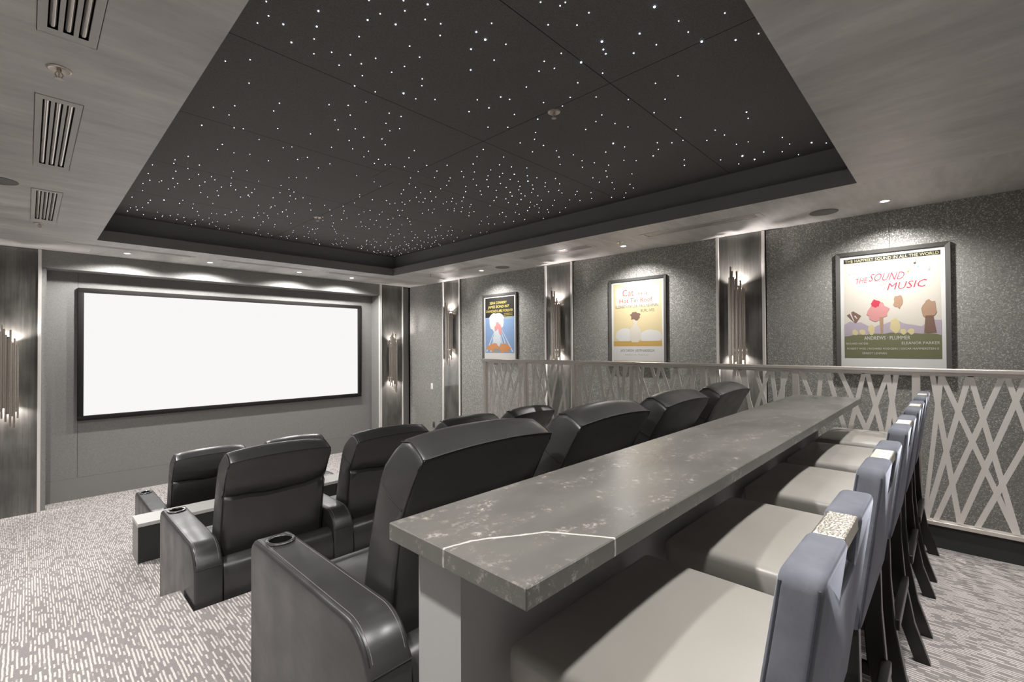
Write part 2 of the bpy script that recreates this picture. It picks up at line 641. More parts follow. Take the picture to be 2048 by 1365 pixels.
for x0, x1 in ((0.157, 0.458), (0.461, 4.752)):
    box(b, x0, x1, YREC, YREC + 0.05, -0.50, 2.225)
struct('wall_front', b, [M['screen_wall'], M['black']])
b = bmesh.new(); box(b, 0.157, 4.752, YREC - 0.006, YREC + 0.04, Z_FLOOR, -0.502)
struct('baseboard_front', b, M['base_board'])

# soffit ring with cut-outs for the vents
LV = [(0.016, 0.190, 1.30, 2.53), (0.016, 0.190, 3.165, 4.394), (0.010, 0.186, 5.063, 6.285)]
RV = [(4.68, 4.855, 1.30, 2.53), (4.68, 4.855, 3.19, 4.40), (4.68, 4.855, 5.06, 6.20)]
FV = [(0.29, 1.558, 7.36, 7.46), (1.832, 3.106, 7.36, 7.46), (3.367, 4.635, 7.36, 7.46)]
b = bmesh.new()
rect_holes(b, XL, TX0, YB, YREC, ZC, LV, 0)
rect_holes(b, TX1, XR + 0.05, YB, YREC, ZC, RV, 0)
rect_holes(b, TX0, TX1, YB, TY0, ZC, [], 1)
rect_holes(b, TX0, TX1, TY1, YREC, ZC, FV, 1)
# extend front vents that overlap the left soffit strip are handled by the plates
struct('ceiling', b, [M['plaster_x'], M['plaster_y']])
b = bmesh.new()
for (x0, x1, y0, y1) in ((TX0 - SETB, TX0, TY0, TY1), (TX1, TX1 + SETB, TY0, TY1), (TX0 - SETB, TX1 + SETB, TY0 - SETB, TY0), (TX0 - SETB, TX1 + SETB, TY1, TY1 + SETB)):
    box(b, x0, x1, y0, y1, ZC + 0.0005, Z_LIP)
o_lip = struct('ceiling_edge', b, M['lip'])
b = bmesh.new()
a0, a1, c0, c1 = TX0 - SETB, TX1 + SETB, TY0 - SETB, TY1 + SETB
for (x0, x1, y0, y1) in ((a0 - 0.05, a0, c0, c1), (a1, a1 + 0.05, c0, c1), (a0 - 0.05, a1 + 0.05, c0 - 0.05, c0), (a0 - 0.05, a1 + 0.05, c1, c1 + 0.05)):
    box(b, x0, x1, y0, y1, Z_LIP - 0.05, Z_TRAY + 0.03, mi=1)
ys = [c0, 1.475, 2.595, 3.690, 4.815, 5.915, c1]
xs = [a0, 2.401, a1]
g = 0.002
HAT = (2.19, 2.57, 3.52, 3.87)
for i in range(len(xs) - 1):
    for j in range(len(ys) - 1):
        X0, X1, Y0, Y1 = xs[i] + g, xs[i + 1] - g, ys[j] + g, ys[j + 1] - g
        if j == 3:
            rect_holes(b, X0, X1, Y0, Y1, Z_TRAY, [(max(HAT[0], X0), min(HAT[1], X1), max(HAT[2], Y0), HAT[3])])
        elif j == 2:
            rect_holes(b, X0, X1, Y0, Y1, Z_TRAY, [(max(HAT[0], X0), min(HAT[1], X1), HAT[2], min(HAT[3], Y1))])
        else:
            rect_holes(b, X0, X1, Y0, Y1, Z_TRAY, [])
box(b, a0, a1, c0, c1, Z_TRAY + 0.012, Z_TRAY + 0.03, mi=2)
struct('ceiling_tray', b, [M['tray'], M['lip'], M['black']])
b = bmesh.new(); box(b, HAT[0] + 0.003, HAT[1] - 0.003, HAT[2] + 0.003, HAT[3] - 0.003, Z_TRAY - 0.001, Z_TRAY + 0.01)
tag(link_mesh('access_panel', b, M['tray']), 'small square access panel outlined in the dark star ceiling', 'access panel')
# knee wall under the railing
b = bmesh.new()
box(b, RAILX - 0.012, RAILX + 0.05, YB, 4.10, Z_FLOOR, 0.135, 0.004)
struct('wall_divider', b, M['ledge'])

# ---------------------------------------------------------------- screen
t = empty('projection_screen', (2.472, YREC, 1.11), 'large white projection screen in black frame on the front wall', 'screen')
SX0, SX1, SZ0, SZ1 = 0.515 - 2.472, 4.447 - 2.472, 0.316 - 1.11, 1.962 - 1.11
fw = 0.062
b = bmesh.new()
for (pa, pb, n_) in (((SX0 - fw, SX1 + fw), 'bottom', 0), ((SX0 - fw, SX1 + fw), 'top', 0)):
    z0 = SZ0 - fw if pb == 'bottom' else SZ1
    box(b, pa[0], pa[1], -0.055, -0.001, z0, z0 + fw, 0.006)
for x0 in (SX0 - fw, SX1):
    box(b, x0, x0 + fw, -0.055, -0.001, SZ0 - 0.004, SZ1 + 0.004, 0.006)
link_mesh('frame', b, mat('screen_frame_black', (0.018, 0.017, 0.016), 0.7, spec=0.2), t, True)
b = bmesh.new(); box(b, SX0 - 0.005, SX1 + 0.005, -0.012, -0.006, SZ0 - 0.005, SZ1 + 0.005)
link_mesh('screen_surface', b, M['screen'], t)


# ---------------------------------------------------------------- recliners
ARM_W, PITCH, DEPTH, ARM_H = 0.135, 0.75, 0.91, 0.597


def arm_profile(inset=0.0):
    i = inset
    p = [(0 + i, 0.0 + i), (DEPTH - i, 0.0 + i)]
    p += [(DEPTH - i, 0.50)]
    p += arc(DEPTH - 0.06, ARM_H - 0.06, 0.06 - i, 0, 90, 6)
    p += [(0.42, ARM_H - i)]
    p += arc(0.14, ARM_H - 0.13, 0.13 - i, 90, 160, 8)
    p += [(0.004 + i, 0.487)]
    return p


def boolean_cut(o, cutter):
    md = o.modifiers.new('cut', 'BOOLEAN')
    md.object = cutter
    md.operation = 'DIFFERENCE'
    md.solver = 'EXACT'
    dg = bpy.context.evaluated_depsgraph_get()
    me = bpy.data.meshes.new_from_object(o.evaluated_get(dg))
    o.modifiers.clear()
    o.data = me
    bpy.data.objects.remove(cutter)


def make_arm():
    b = bmesh.new()
    prism(b, arm_profile(), 'x', 0, ARM_W, 0.014, 3)
    for v in b.verts:       # the padded top swells slightly
        if v.co.z > 0.5:
            v.co.z += 0.006 * (1 - ((v.co.x - ARM_W / 2) / (ARM_W / 2)) ** 2)
    arm = link_mesh('armrest', b, [M['leather'], M['black']], None, True)
    c = bmesh.new()
    lathe(c, [(0.0, -0.07), (0.041, -0.07), (0.041, 0.05), (0.0, 0.05)], (ARM_W / 2, 0.785, ARM_H), 24)
    co = link_mesh('cutter', c, M['black'])
    boolean_cut(arm, co)
    me = arm.data
    me.polygons.foreach_set('use_smooth', [True] * len(me.polygons))
    me.set_sharp_from_angle(angle=math.radians(35))
    b = bmesh.new()
    prof = []
    for k in range(9):
        a = 2 * math.pi * k / 8
        prof.append((0.0455 + 0.0065 * math.cos(a), 0.005 + 0.005 * math.sin(a)))
    lathe(b, prof, (ARM_W / 2, 0.785, ARM_H + 0.002), 28, cap=False)
    lathe(b, [(0.0405, 0.004), (0.039, -0.066), (0.0, -0.066)], (ARM_W / 2, 0.785, ARM_H), 28, mi=1, cap=False)
    link_mesh('cup_holder', b, [M['cup_ring'], mat('cup_well_black', (0.01, 0.01, 0.01), 0.4)], arm, True)
    # stitched seams along the top edges and across the back
    b = bmesh.new()
    pr = arm_profile()
    for x in (0.010, ARM_W - 0.010):
        tube(b, [(x, y, z - 0.001) for (y, z) in pr[3:-1]], 0.0022, 5)
    y, z = pr[-1]
    tube(b, [(0.006, y - 0.001, z), (ARM_W - 0.006, y - 0.001, z)], 0.0026, 5)
    link_mesh('piping', b, M['seam'], arm, True)
    b = bmesh.new()
    for x in (0.019, ARM_W - 0.019):
        P = [(x, y, z + 0.0022) for (y, z) in arm_profile()[3:-1]]
        tube(b, P, 0.0011, 4)
    link_mesh('stitching', b, M['stitch'], arm, True)
    return arm


BX0, BX1 = ARM_W + 0.015, PITCH - 0.02
# closed back profile (y, z): up the rear, over the top, down the front
BACK = [(0.165, 0.40), (0.150, 0.50), (0.128, 0.62), (0.105, 0.74), (0.094, 0.795), (0.108, 0.815), (0.086, 0.835), (0.060, 0.89), (0.032, 0.945), (0.000, 1.000),
        (-0.010, 1.022), (0.004, 1.034), (0.03, 1.050), (0.065, 1.066), (0.105, 1.062), (0.145, 1.028), (0.185, 0.985), (0.215, 0.93), (0.240, 0.86), (0.270, 0.76),
        (0.300, 0.64), (0.330, 0.52), (0.345, 0.42)]
REAR_EDGE = 10


def back_point(i, u):
    """u in -1..1 across the width"""
    y, z = BACK[i]
    cy = 0.5 * (0.165 + 0.345) - 0.27 * (z - 0.4)
    k = max(0.0, z - 0.82) / 0.24
    z2 = z + 0.021 * (1 - abs(u) ** 2.4) * min(1, k) - 0.004
    if i in (4, 5, 6):      # the crease sags and puckers across the width
        z2 += -0.012 * math.cos(u * 2.2) + 0.004 * math.sin(u * 9)
    bulge = 0.012 * (1 - u ** 4)
    if i <= REAR_EDGE and i not in (5,):
        y -= bulge * 0.8
    elif i > REAR_EDGE + 4:
        y += bulge * 2.0
    return y, z2, cy


def make_back():
    b = bmesh.new()
    us = [-1.0, -0.985, -0.94, -0.8, -0.55, -0.28, 0, 0.28, 0.55, 0.8, 0.94, 0.985, 1.0]
    rings = []
    W2 = (BX1 - BX0) / 2
    cx = (BX0 + BX1) / 2
    for u in us:
        ins = {1.0: 0.020, 0.985: 0.008, 0.94: 0.001}.get(abs(u), 0.0)
        ring = []
        for i in range(len(BACK)):
            y, z, cy = back_point(i, u)
            d = Vector((cy - y, (0.85 if z > 0.85 else z) - z))
            if d.length > 1e-6:
                d.normalize()
            y += d.x * ins
            z += d.y * ins * (1 if z > 0.85 else 0)
            nar = 1.0 - 0.035 * max(0, (z - 0.98) / 0.08)      # shoulders round in a little
            ring.append(b.verts.new((cx + u * W2 * nar, y, z)))
        rings.append(ring)
    n = len(BACK)
    for i in range(len(us) - 1):
        for k in range(n):
            b.faces.new((rings[i][k], rings[i][(k + 1) % n], rings[i + 1][(k + 1) % n], rings[i + 1][k]))
    b.faces.new(rings[0][::-1])
    b.faces.new(rings[-1])
    bmesh.ops.recalc_face_normals(b, faces=b.faces[:])
    o = link_mesh('backrest', b, M['leather'], None, True)
    o.data.set_sharp_from_angle(angle=math.radians(48))
    # dark welt along the rear edges and over the top, seam on the sides
    b = bmesh.new()
    for s in (-1, 1):
        pts = []
        for i in range(0, REAR_EDGE):
            y, z, cy = back_point(i, s * 0.985)
            pts.append((cx + s * (W2 * 0.99), y + 0.004, z))
        tube(b, pts, 0.0026, 5)
        top = []
        for i in range(REAR_EDGE - 1, REAR_EDGE + 5):
            y, z, cy = back_point(i, s * 0.985)
            nar = 1.0 - 0.035 * max(0, (z - 0.98) / 0.08)
            top.append((cx + s * W2 * 0.985 * nar, y + 0.002, z - 0.003))
        tube(b, top, 0.0024, 5)
        y0, z0, _ = back_point(7, s)
        tube(b, [(cx + s * (W2 + 0.0005), 0.085, 0.86), (cx + s * (W2 + 0.0005), 0.15, 0.885), (cx + s * (W2 * 0.996), 0.190, 0.92)], 0.002, 5)
    pts = []
    for j in range(17):
        u = -0.985 + 1.97 * j / 16
        y, z, cy = back_point(REAR_EDGE, u)
        nar = 1.0 - 0.035 * max(0, (z - 0.98) / 0.08)
        pts.append((cx + u * W2 * nar, y, z + 0.001))
    tube(b, pts, 0.0028, 5)
    link_mesh('piping', b, M['seam'], o, True)
    return o


def soft_box(x0, x1, y0, y1, z0, z1, r, puff=0.0, seg=4, cuts=6):
    b = bmesh.new()
    box(b, x0, x1, y0, y1, z0, z1, r, seg)
    if puff:
        bmesh.ops.subdivide_edges(b, edges=[e for e in b.edges if e.calc_length() > 0.08], cuts=cuts, use_grid_fill=True)
        cx, cy = (x0 + x1) / 2, (y0 + y1) / 2
        for v in b.verts:
            if v.co.z > (z0 + z1) / 2:
                v.co.z += puff * max(0, 1 - ((v.co.x - cx) / (x1 - x0) * 2) ** 2) * max(0, 1 - ((v.co.y - cy) / (y1 - y0) * 2) ** 2)
    return b


def build_recliner():
    root = empty('recliner', (0, 0, 0))
    arm = make_arm()
    arm.parent = root
    back = make_back()
    back.parent = root
    link_mesh('seat', soft_box(ARM_W + 0.003, PITCH - 0.003, 0.20, 0.80, 0.24, 0.45, 0.05, 0.02), M['leather'], root, True)
    link_mesh('footrest', soft_box(ARM_W + 0.003, PITCH - 0.003, 0.79, 0.88, 0.07, 0.43, 0.035), M['leather'], root, True)
    b = bmesh.new()
    prism(b, [(0.006, 0.0), (0.13, 0.0), (0.13, 0.46)] + arc(0.075, 0.435, 0.06, 30, 160, 6) + [(0.008, 0.40)], 'x', ARM_W + 0.002, PITCH - 0.002, 0.006, 2)
    link_mesh('rear_panel', b, M['leather'], root, True)
    b = bmesh.new(); box(b, ARM_W + 0.002, PITCH - 0.002, 0.14, 0.80, 0.0, 0.235)
    link_mesh('base', b, M['black'], root)
    return root


proto = build_recliner()
arm_proto = [c for c in proto.children if c.name.startswith('armrest')][0]
ROWS = [
    ('rear row', 0.600, 1.078, Z_UP, 4, 'recliners of the rear row behind the bar',
     ['black leather recliner of the rear row beside the end of the stone bar',
      'black leather recliner of the rear row, second from the end cup holder',
      'black leather recliner of the rear row, third along the stone bar',
      'black leather recliner of the rear row nearest the metal railing']),
    ('middle row', 0.600, 2.858, Z_MID, 4, 'recliners of the middle row',
     ['black leather recliner of the middle row beside the carpeted side steps',
      'black leather recliner of the middle row, second from the carpeted steps',
      'black leather recliner of the middle row, third from the carpeted steps',
      'black leather recliner of the middle row farthest from the steps, before the railing']),
    ('front row', 0.730, 4.905, Z_FLOOR, 2, 'recliners of the front row',
     ['black leather recliner of the front row with an aisle-side cup holder',
      'black leather recliner of the front row, farther from the aisle']),
]
first = True
for rname, x0, y0, z0, cnt, grp, labs in ROWS:
    for k in range(cnt):
        r = proto if first else copy_tree(proto)
        first = False
        r.location = (x0 + k * PITCH, y0, z0)
        tag(r, labs[k], 'recliner', grp)
        if k == cnt - 1:
            a = copy_tree(arm_proto, r)
            a.location = (PITCH, 0, 0)

# low ledge behind the front row
t = empty('drink_ledge', (0.59, 4.535, Z_MID), 'low dark ledge with its top coloured as if lit, behind the front row of recliners', 'ledge')
b = bmesh.new(); box(b, 0, 3.10, 0.0, 0.255, 0, 0.275, 0.003)
link_mesh('body', b, M['ledge'], t)
b = bmesh.new(); box(b, -0.004, 3.104, -0.004, 0.258, 0.275, 0.303, 0.003)
link_mesh('top', b, M['ledge_top_lit'], t)
b = bmesh.new(); box(b, -0.003, 0.0, 0.0, 0.255, 0, 0.275)
tag(link_mesh('end_face_lit', b, M['base_board'], t), 'end face coloured mid grey as if lit')  # thin sheet over the dark end, its lit look put into the grey

# ---------------------------------------------------------------- bar counter
CX0, CX1, CY0, CY1, CZ0, CZ1 = 0.472, 3.56, 0.427, 0.776, 0.851, 0.884
VEINS = [((0.474, 0.610), (0.524, 0.600)), ((0.524, 0.600), (0.640, 0.530)), ((0.640, 0.530), (0.700, 0.428))]
t = empty('bar_counter', (0, 0, 0), 'long dark stone bar counter on a grey support wall', 'bar counter')
b = bmesh.new(); box(b, CX0, CX1, CY0, CY1, CZ0, CZ1, 0.002, 1)
link_mesh('countertop', b, stone_mat(VEINS), t)
b = bmesh.new(); box(b, 0.535, 3.50, 0.642, 0.770, 0.0, CZ0)
link_mesh('support', b, M['support'], t)

# ---------------------------------------------------------------- bar stools
def build_stool():
    root = empty('bar_stool', (0, 0, 0))
    # seat
    b = soft_box(-0.262, 0.262, 0.17, 0.60, 0.596, 0.672, 0.020, 0.014, 4, 6)
    link_mesh('seat', b, M['vinyl'], root, True)
    b = bmesh.new(); box(b, -0.235, 0.235, 0.19, 0.575, 0.545, 0.597, 0.004)
    link_mesh('apron', b, M['ebony'], root)
    # back: padded slab with a notch at the top bridged by the metal bar
    Y = lambda z: 0.113 + 0.13 * (0.93 - z)
    W2, T = 0.226, 0.052
    zt, zn, nw, rr = 0.940, 0.862, 0.060, 0.022
    poly = [(-W2, 0.58), (W2, 0.58)] + arc(W2 - rr, zt - rr, rr, 0, 90, 4) + arc(nw + 0.012, zt - 0.012, 0.012, 90, 180, 3) + [(nw, zn), (-nw, zn)]
    poly += arc(-nw - 0.012, zt - 0.012, 0.012, 0, 90, 3) + arc(-W2 + rr, zt - rr, rr, 90, 180, 4)
    b = bmesh.new()
    prism(b, poly, 'y', 0, T, 0.011, 3)
    for v in b.verts:
        v.co.y += Y(v.co.z) + (0.008 * max(0, (0.86 - v.co.z) / 0.28) if v.co.y > T / 2 else 0)
    back = link_mesh('backrest', b, M['velvet'], root, True)
    # welt along the side faces
    for s in (-1, 1):
        for off in (0.005, T - 0.005):
            pts = [(s * (W2 - 0.0015), Y(z) + off + (0.008 * max(0, (0.86 - z) / 0.28) if off > 0.02 else 0), z) for z in (0.585, 0.66, 0.74, 0.82, 0.88, 0.925)]
            b = bmesh.new()
            tube(b, pts, 0.0018, 5)
            tag(link_mesh('piping', b, mat_velvet_dark, back, True), 'dark seam')
    b = bmesh.new()
    box(b, -0.061, 0.061, Y(0.93) + 0.004, Y(0.93) + T - 0.006, 0.914, 0.9375, 0.003)
    tag(link_mesh('handle', b, M['handle'], root), 'hammered pewter grab bar')
    # legs
    for s in (-1, 1):
        P = [(0.188, 0.60), (0.186, 0.45), (0.176, 0.30), (0.150, 0.14), (0.106, 0.0)]
        b = bmesh.new()
        poly = [(y - 0.024, z) for y, z in P] + [(y + 0.022, z) for y, z in P[::-1]]
        prism(b, poly, 'x', s * 0.205 - 0.017, s * 0.205 + 0.017, 0.003, 1)
        link_mesh('leg', b, M['ebony'], root)
        b = bmesh.new()
        x = s * 0.21
        prism(b, [(x - 0.02, 0.56), (x + 0.02, 0.56), (x + 0.014, 0.0), (x - 0.014, 0.0)], 'y', 0.52, 0.56, 0.003, 1)
        link_mesh('leg', b, M['ebony'], root)
        b = bmesh.new(); box(b, s * 0.205 - 0.011, s * 0.205 + 0.011, 0.16, 0.53, 0.25, 0.285, 0.003)
        link_mesh('side_stretcher', b, M['ebony'], root)
    b = bmesh.new(); box(b, -0.20, 0.20, 0.522, 0.552, 0.19, 0.225, 0.003)
    link_mesh('foot_rail', b, M['ebony'], root)
    b = bmesh.new(); box(b, -0.20, 0.20, 0.142, 0.165, 0.28, 0.315, 0.003)
    link_mesh('rear_stretcher', b, M['ebony'], root)
    return root


mat_velvet_dark = mat('velvet_seam', (0.055, 0.06, 0.075), 0.9)
stool = build_stool()
SL = ['bar stool nearest the near end of the stone bar, blue-grey velvet back and taupe seat',
      'second bar stool along the bar, blue-grey velvet back and taupe seat',
      'middle of the five bar stools, blue-grey velvet back and taupe seat',
      'fourth bar stool along the bar, blue-grey velvet back and taupe seat',
      'farthest bar stool along the bar, next to the metal railing']
for k, xc in enumerate((0.868, 1.50, 2.165, 2.80, 3.42)):
    s_ = stool if k == 0 else copy_tree(stool)
    s_.location = (xc, 0, Z_BAR)
    tag(s_, SL[k], 'bar stool', 'bar stools along the counter')

# ---------------------------------------------------------------- railing with laser-cut panels
t = empty('railing', (RAILX, 1.5, 0.135), 'long champagne metal railing with criss-cross panels beside the seats', 'railing')
RZ = -0.135
posts = [4.046 - 0.6445 * k for k in range(8)]
for y in posts:
    b = bmesh.new(); box(b, -0.018, 0.022, y - 0.02 - 1.5, y + 0.02 - 1.5, 0.0, 1.045 + RZ, 0.002)
    link_mesh('post', b, M['steel'], t)
b = bmesh.new(); box(b, -0.032, 0.032, YB - 1.5 + 0.002, 4.105 - 1.5, 1.045 + RZ, 1.068 + RZ, 0.004)
box(b, -0.02, 0.02, YB - 1.5 + 0.002, 4.08 - 1.5, 1.033 + RZ, 1.046 + RZ)
link_mesh('handrail', b, M['steel'], t)
b = bmesh.new(); box(b, -0.028, 0.03, YB - 1.5 + 0.002, 4.08 - 1.5, 0.0, 0.024, 0.003)
link_mesh('bottom_rail', b, M['steel'], t)
PA = [(.09, .27), (.155, .01), (.155, .64), (.35, .03), (.36, .65), (.57, .10), (.72, .27), (.94, .39), (.60, .95), (.86, .97), (.97, .72)]
PB = [(.02, .49), (.22, .09), (.28, .63), (.40, .92), (.61, .31), (.64, .91), (.81, .37), (.81, .97), (.88, .69)]
PC = [(.05, .22), (.13, .40), (.10, .02), (.36, .10), (.42, .80), (.47, .66), (.75, .30), (.60, .97), (.78, .93), (.95, .55), (.90, .86)]
pats = {6: PA, 5: PB, 4: PC, 3: [(1 - a, 1 - c) for a, c in PA], 2: PC[::-1], 1: [(1 - a, 1 - c) for a, c in PB], 0: PA}
for k in range(7):
    yl, yr = posts[k] - 0.02, posts[k + 1] + 0.02
    zt, zb = 1.028 + RZ, 0.026
    b = bmesh.new()
    Wd = yl - yr
    hw = 0.0125
    for q, (ta, tb) in enumerate(pats[k]):
        ya, yb_ = yl - Wd * ta, yl - Wd * tb
        L_ = math.hypot(ya - yb_, zt - zb)
        h2 = hw * L_ / (zt - zb)
        f = lambda y: max(yr, min(yl, y)) - 1.5
        prism(b, [(f(ya - h2), zt), (f(ya + h2), zt), (f(yb_ + h2), zb), (f(yb_ - h2), zb)], 'x', -0.003 - 0.00025 * q, 0.003 + 0.00025 * q)
    box(b, -0.004, 0.004, yr - 1.5, yl - 1.5, zt - 0.004, zt + 0.012)
    link_mesh('lattice_panel', b, M['lattice'], t)
yl, yr = posts[7] - 0.02, YB + 0.002

# ---------------------------------------------------------------- wall sconces
def build_sconce():
    root = empty('wall_sconce', (0, 0, 0))
    # local: wall plane x-z at y=0, projecting toward -y; centre of the tube bundle at z=0
    b = bmesh.new(); box(b, -0.045, 0.045, -0.012, 0.0, -0.36, 0.36, 0.003)
    link_mesh('back_plate', b, M['steel'], root)
    b = bmesh.new(); box(b, -0.028, 0.028, -0.060, -0.012, -0.33, 0.33, 0.004)
    link_mesh('lamp_housing', b, M['steel'], root)
    rnd = random.Random(5)
    spec = [(-0.086, 0.040, 0.40, -0.42), (-0.074, 0.056, 0.47, -0.50), (-0.058, 0.074, 0.50, -0.44), (-0.050, 0.090, 0.58, -0.52), (-0.033, 0.088, 0.53, -0.40), (-0.018, 0.100, 0.46, -0.56),
            (0.002, 0.094, 0.44, -0.47), (0.018, 0.102, 0.52, -0.62), (0.036, 0.090, 0.36, -0.50), (0.050, 0.086, 0.42, -0.64), (0.066, 0.070, 0.34, -0.45), (0.078, 0.054, 0.33, -0.53)]
    for x, d, zt, zb in spec:
        b = bmesh.new()
        tube(b, [(x, -d, zb), (x, -d, zt)], 0.0105, 12)
        link_mesh('tube', b, M['sconce'], root, True)
    for z, s in ((0.335, 1), (-0.335, -1)):
        b = bmesh.new()
        lathe(b, [(0.0, 0), (0.024, 0), (0.024, 0.012 * s), (0.0, 0.014 * s)], (0, -0.036, z), 16)
        tag(link_mesh('lamp', b, M['glow'], root, True), 'glowing lamp end')
    return root


sc0 = build_sconce()
SC = [((XR - 0.013, 1.735, 1.50), -90, 'tubular metal sconce between the two nearest posters on the right wall'),
      ((XR - 0.013, 4.265, 1.50), -90, 'tubular metal sconce between the two farther posters on the right wall'),
      ((XR - 0.013, 6.775, 1.50), -90, 'tubular metal sconce beside the white wall switch, right wall'),
      ((5.03, YF - 0.001, 0.945), 0, 'tubular metal sconce on the panel at the right of the screen'),
      ((-0.16, YF - 0.001, 0.92), 0, 'tubular metal sconce at the left of the screen')]
for k, (loc, rz, lab) in enumerate(SC):
    s_ = sc0 if k == 0 else copy_tree(sc0)
    s_.location = loc
    s_.rotation_euler = (0, 0, math.radians(rz))
    tag(s_, lab, 'wall lamp', 'tubular wall sconces')
    M3 = Matrix.Rotation(math.radians(rz), 3, 'Z')
    for z, dz in ((0.36, 1), (-0.36, -1)):
        p = Vector(loc) + M3 @ Vector((0, -0.065, z))
        l = spot('sconce_light', p, p + M3 @ Vector((0, 0.0, dz)), P_SCONCE, 150, 0.5, (1.0, 0.93, 0.90), 0.012)
        l.location = p

# ---------------------------------------------------------------- downlights
def build_downlight():
    root = empty('downlight', (0, 0, 0))
    b = bmesh.new()
    lathe(b, [(0.030, 0.0), (0.032, -0.004), (0.044, -0.005), (0.047, -0.002), (0.047, 0.0)], (0, 0, 0), 28)
    link_mesh('trim_ring', b, M['white'], root, True)
    b = bmesh.new(); lathe(b, [(0.0, -0.003), (0.031, -0.003), (0.031, 0.0), (0.0, 0.0)], (0, 0, 0), 24)
    link_mesh('lens', b, M['lens'], root, True)
    return root


dl0 = build_downlight()
DL = []
for x, w in zip((0.88, 1.80, 3.05, 3.96), ('leftmost of the four', 'second from the left of the four', 'third from the left of the four', 'rightmost of the four')):
    DL.append(((x, 7.71), (x, 7.80, 0.0), P_FRONT, 157, 0.35, 'small round ceiling downlight over the screen, %s' % w))
for y, w in ((0.425, 'nearest framed poster'), (2.94, 'middle framed poster'), (5.52, 'farthest framed poster')):
    DL.append(((5.06, y), (5.16, y, 0.0), P_RIGHT, 135, 1.0, 'small round ceiling downlight above the %s' % w))
k = 0
for (x, y), tgt, pw, ang, bl, lab in DL:
    d = dl0 if k == 0 else copy_tree(dl0)
    k += 1
    d.location = (x, y, ZC)
    tag(d, lab, 'ceiling light', 'recessed downlights')
    spot('downlight_beam', (x, y, ZC - 0.012), tgt, pw, ang, bl)
# the same fittings outside the frame: along the left aisle and over the bar
for y, k in ((0.9, 0.9), (2.94, 1.0), (5.52, 1.5)):
    spot('aisle_beam', (-0.33, y, ZC - 0.012), (0.35, y + 0.1, -0.4), P_LEFT * k, 120, 0.8, radius=0.05)
for x in (0.75, 2.0, 3.25):
    spot('bar_beam', (x, 0.02, ZC - 0.012), (x, 0.15, 0), P_BACK, 120, 0.6, radius=0.05)

for y in (0.425, 2.94, 5.52):       # the wide spill of the poster lamps
    spot('downlight_spill', (5.06, y, ZC - 0.012), (4.6, y, 0), 18.0, 165, 0.6)

# ---------------------------------------------------------------- vents
def build_vent(slots, length, width, name, lab, loc, along, blades=True, group=None):
    """plate flush below the soffit with open slots, dark housing above and metal blades inside; local x across, y along"""
    root = empty(name, loc, lab, 'air vent', group)
    if along == 'x':
        root.rotation_euler = (0, 0, -math.pi / 2)
    hs = []
    mg = 0.022
    sw = width * 0.085
    gap = (width - 2 * mg - slots * sw * 1.0) / (slots)
    W2, L2 = width / 2, length / 2
    for i in range(slots):
        cx_ = -W2 + width * (i + 1) / (slots + 1) * 1.0
        hs.append((cx_ - sw, cx_ + sw, -L2 + 0.05, L2 - 0.05))
    b = bmesh.new()
    rect_holes(b, -W2, W2, -L2, L2, -0.003, hs)
    for (x0, x1, y0, y1) in ((-W2, -W2 + 0.002, -L2, L2), (W2 - 0.002, W2, -L2, L2), (-W2, W2, -L2, -L2 + 0.002), (-W2, W2, L2 - 0.002, L2)):
        box(b, x0, x1, y0, y1, -0.003, 0.0)
    for h in hs:
        x0, x1, y0, y1 = h
        quad(b, [(x0, y0, -0.003), (x0, y1, -0.003), (x0, y1, 0.012), (x0, y0, 0.012)])
        quad(b, [(x1, y0, -0.003), (x1, y1, -0.003), (x1, y1, 0.012), (x1, y0, 0.012)])
    link_mesh('plate', b, M['vent'], root)
    b = bmesh.new()
    for q in ([(-W2, -L2, .07), (W2, -L2, .07), (W2, L2, .07), (-W2, L2, .07)],
              [(-W2, -L2, .07), (-W2, L2, .07), (-W2, L2, 0), (-W2, -L2, 0)], [(W2, -L2, .07), (W2, L2, .07), (W2, L2, 0), (W2, -L2, 0)],
              [(-W2, -L2, .07), (W2, -L2, .07), (W2, -L2, 0), (-W2, -L2, 0)], [(-W2, L2, .07), (W2, L2, .07), (W2, L2, 0), (-W2, L2, 0)]):
        quad(b, q)
    link_mesh('housing', b, M['black'], root)
    if blades:
        for h in hs:
            b = bmesh.new()
            c_ = (h[0] + h[1]) / 2
            r_ = (h[1] - h[0]) * 0.36
            tube(b, [(c_, h[2] + 0.01, 0.010), (c_, h[3] - 0.01, 0.010)], r_, 12)
            link_mesh('blade', b, M['chrome'], root, True)
    return root


for (x0, x1, y0, y1), w in zip(LV, ('nearest, cut by the top edge of the view', 'middle one, beside the sprinkler', 'farthest, nearest the screen')):
    build_vent(3, y1 - y0, x1 - x0, 'air_vent', 'three-slot air vent in the left soffit, ' + w, ((x0 + x1) / 2, (y0 + y1) / 2, ZC), 'y', True, 'air vents of the left soffit')
for (x0, x1, y0, y1), w in zip(RV, ('nearest, by the near poster', 'middle one', 'farthest, by the far corner')):
    build_vent(3, y1 - y0, x1 - x0, 'air_vent', 'long air vent in the right soffit, ' + w, ((x0 + x1) / 2, (y0 + y1) / 2, ZC), 'y', True, 'air vents of the right soffit')
for (x0, x1, y0, y1), w in zip(FV, ('leftmost of the three', 'middle of the three', 'rightmost of the three')):
    build_vent(2, x1 - x0, y1 - y0, 'air_vent', 'long narrow air vent in the soffit before the screen, ' + w, ((x0 + x1) / 2, (y0 + y1) / 2, ZC), 'x', False, 'air vents of the front soffit')

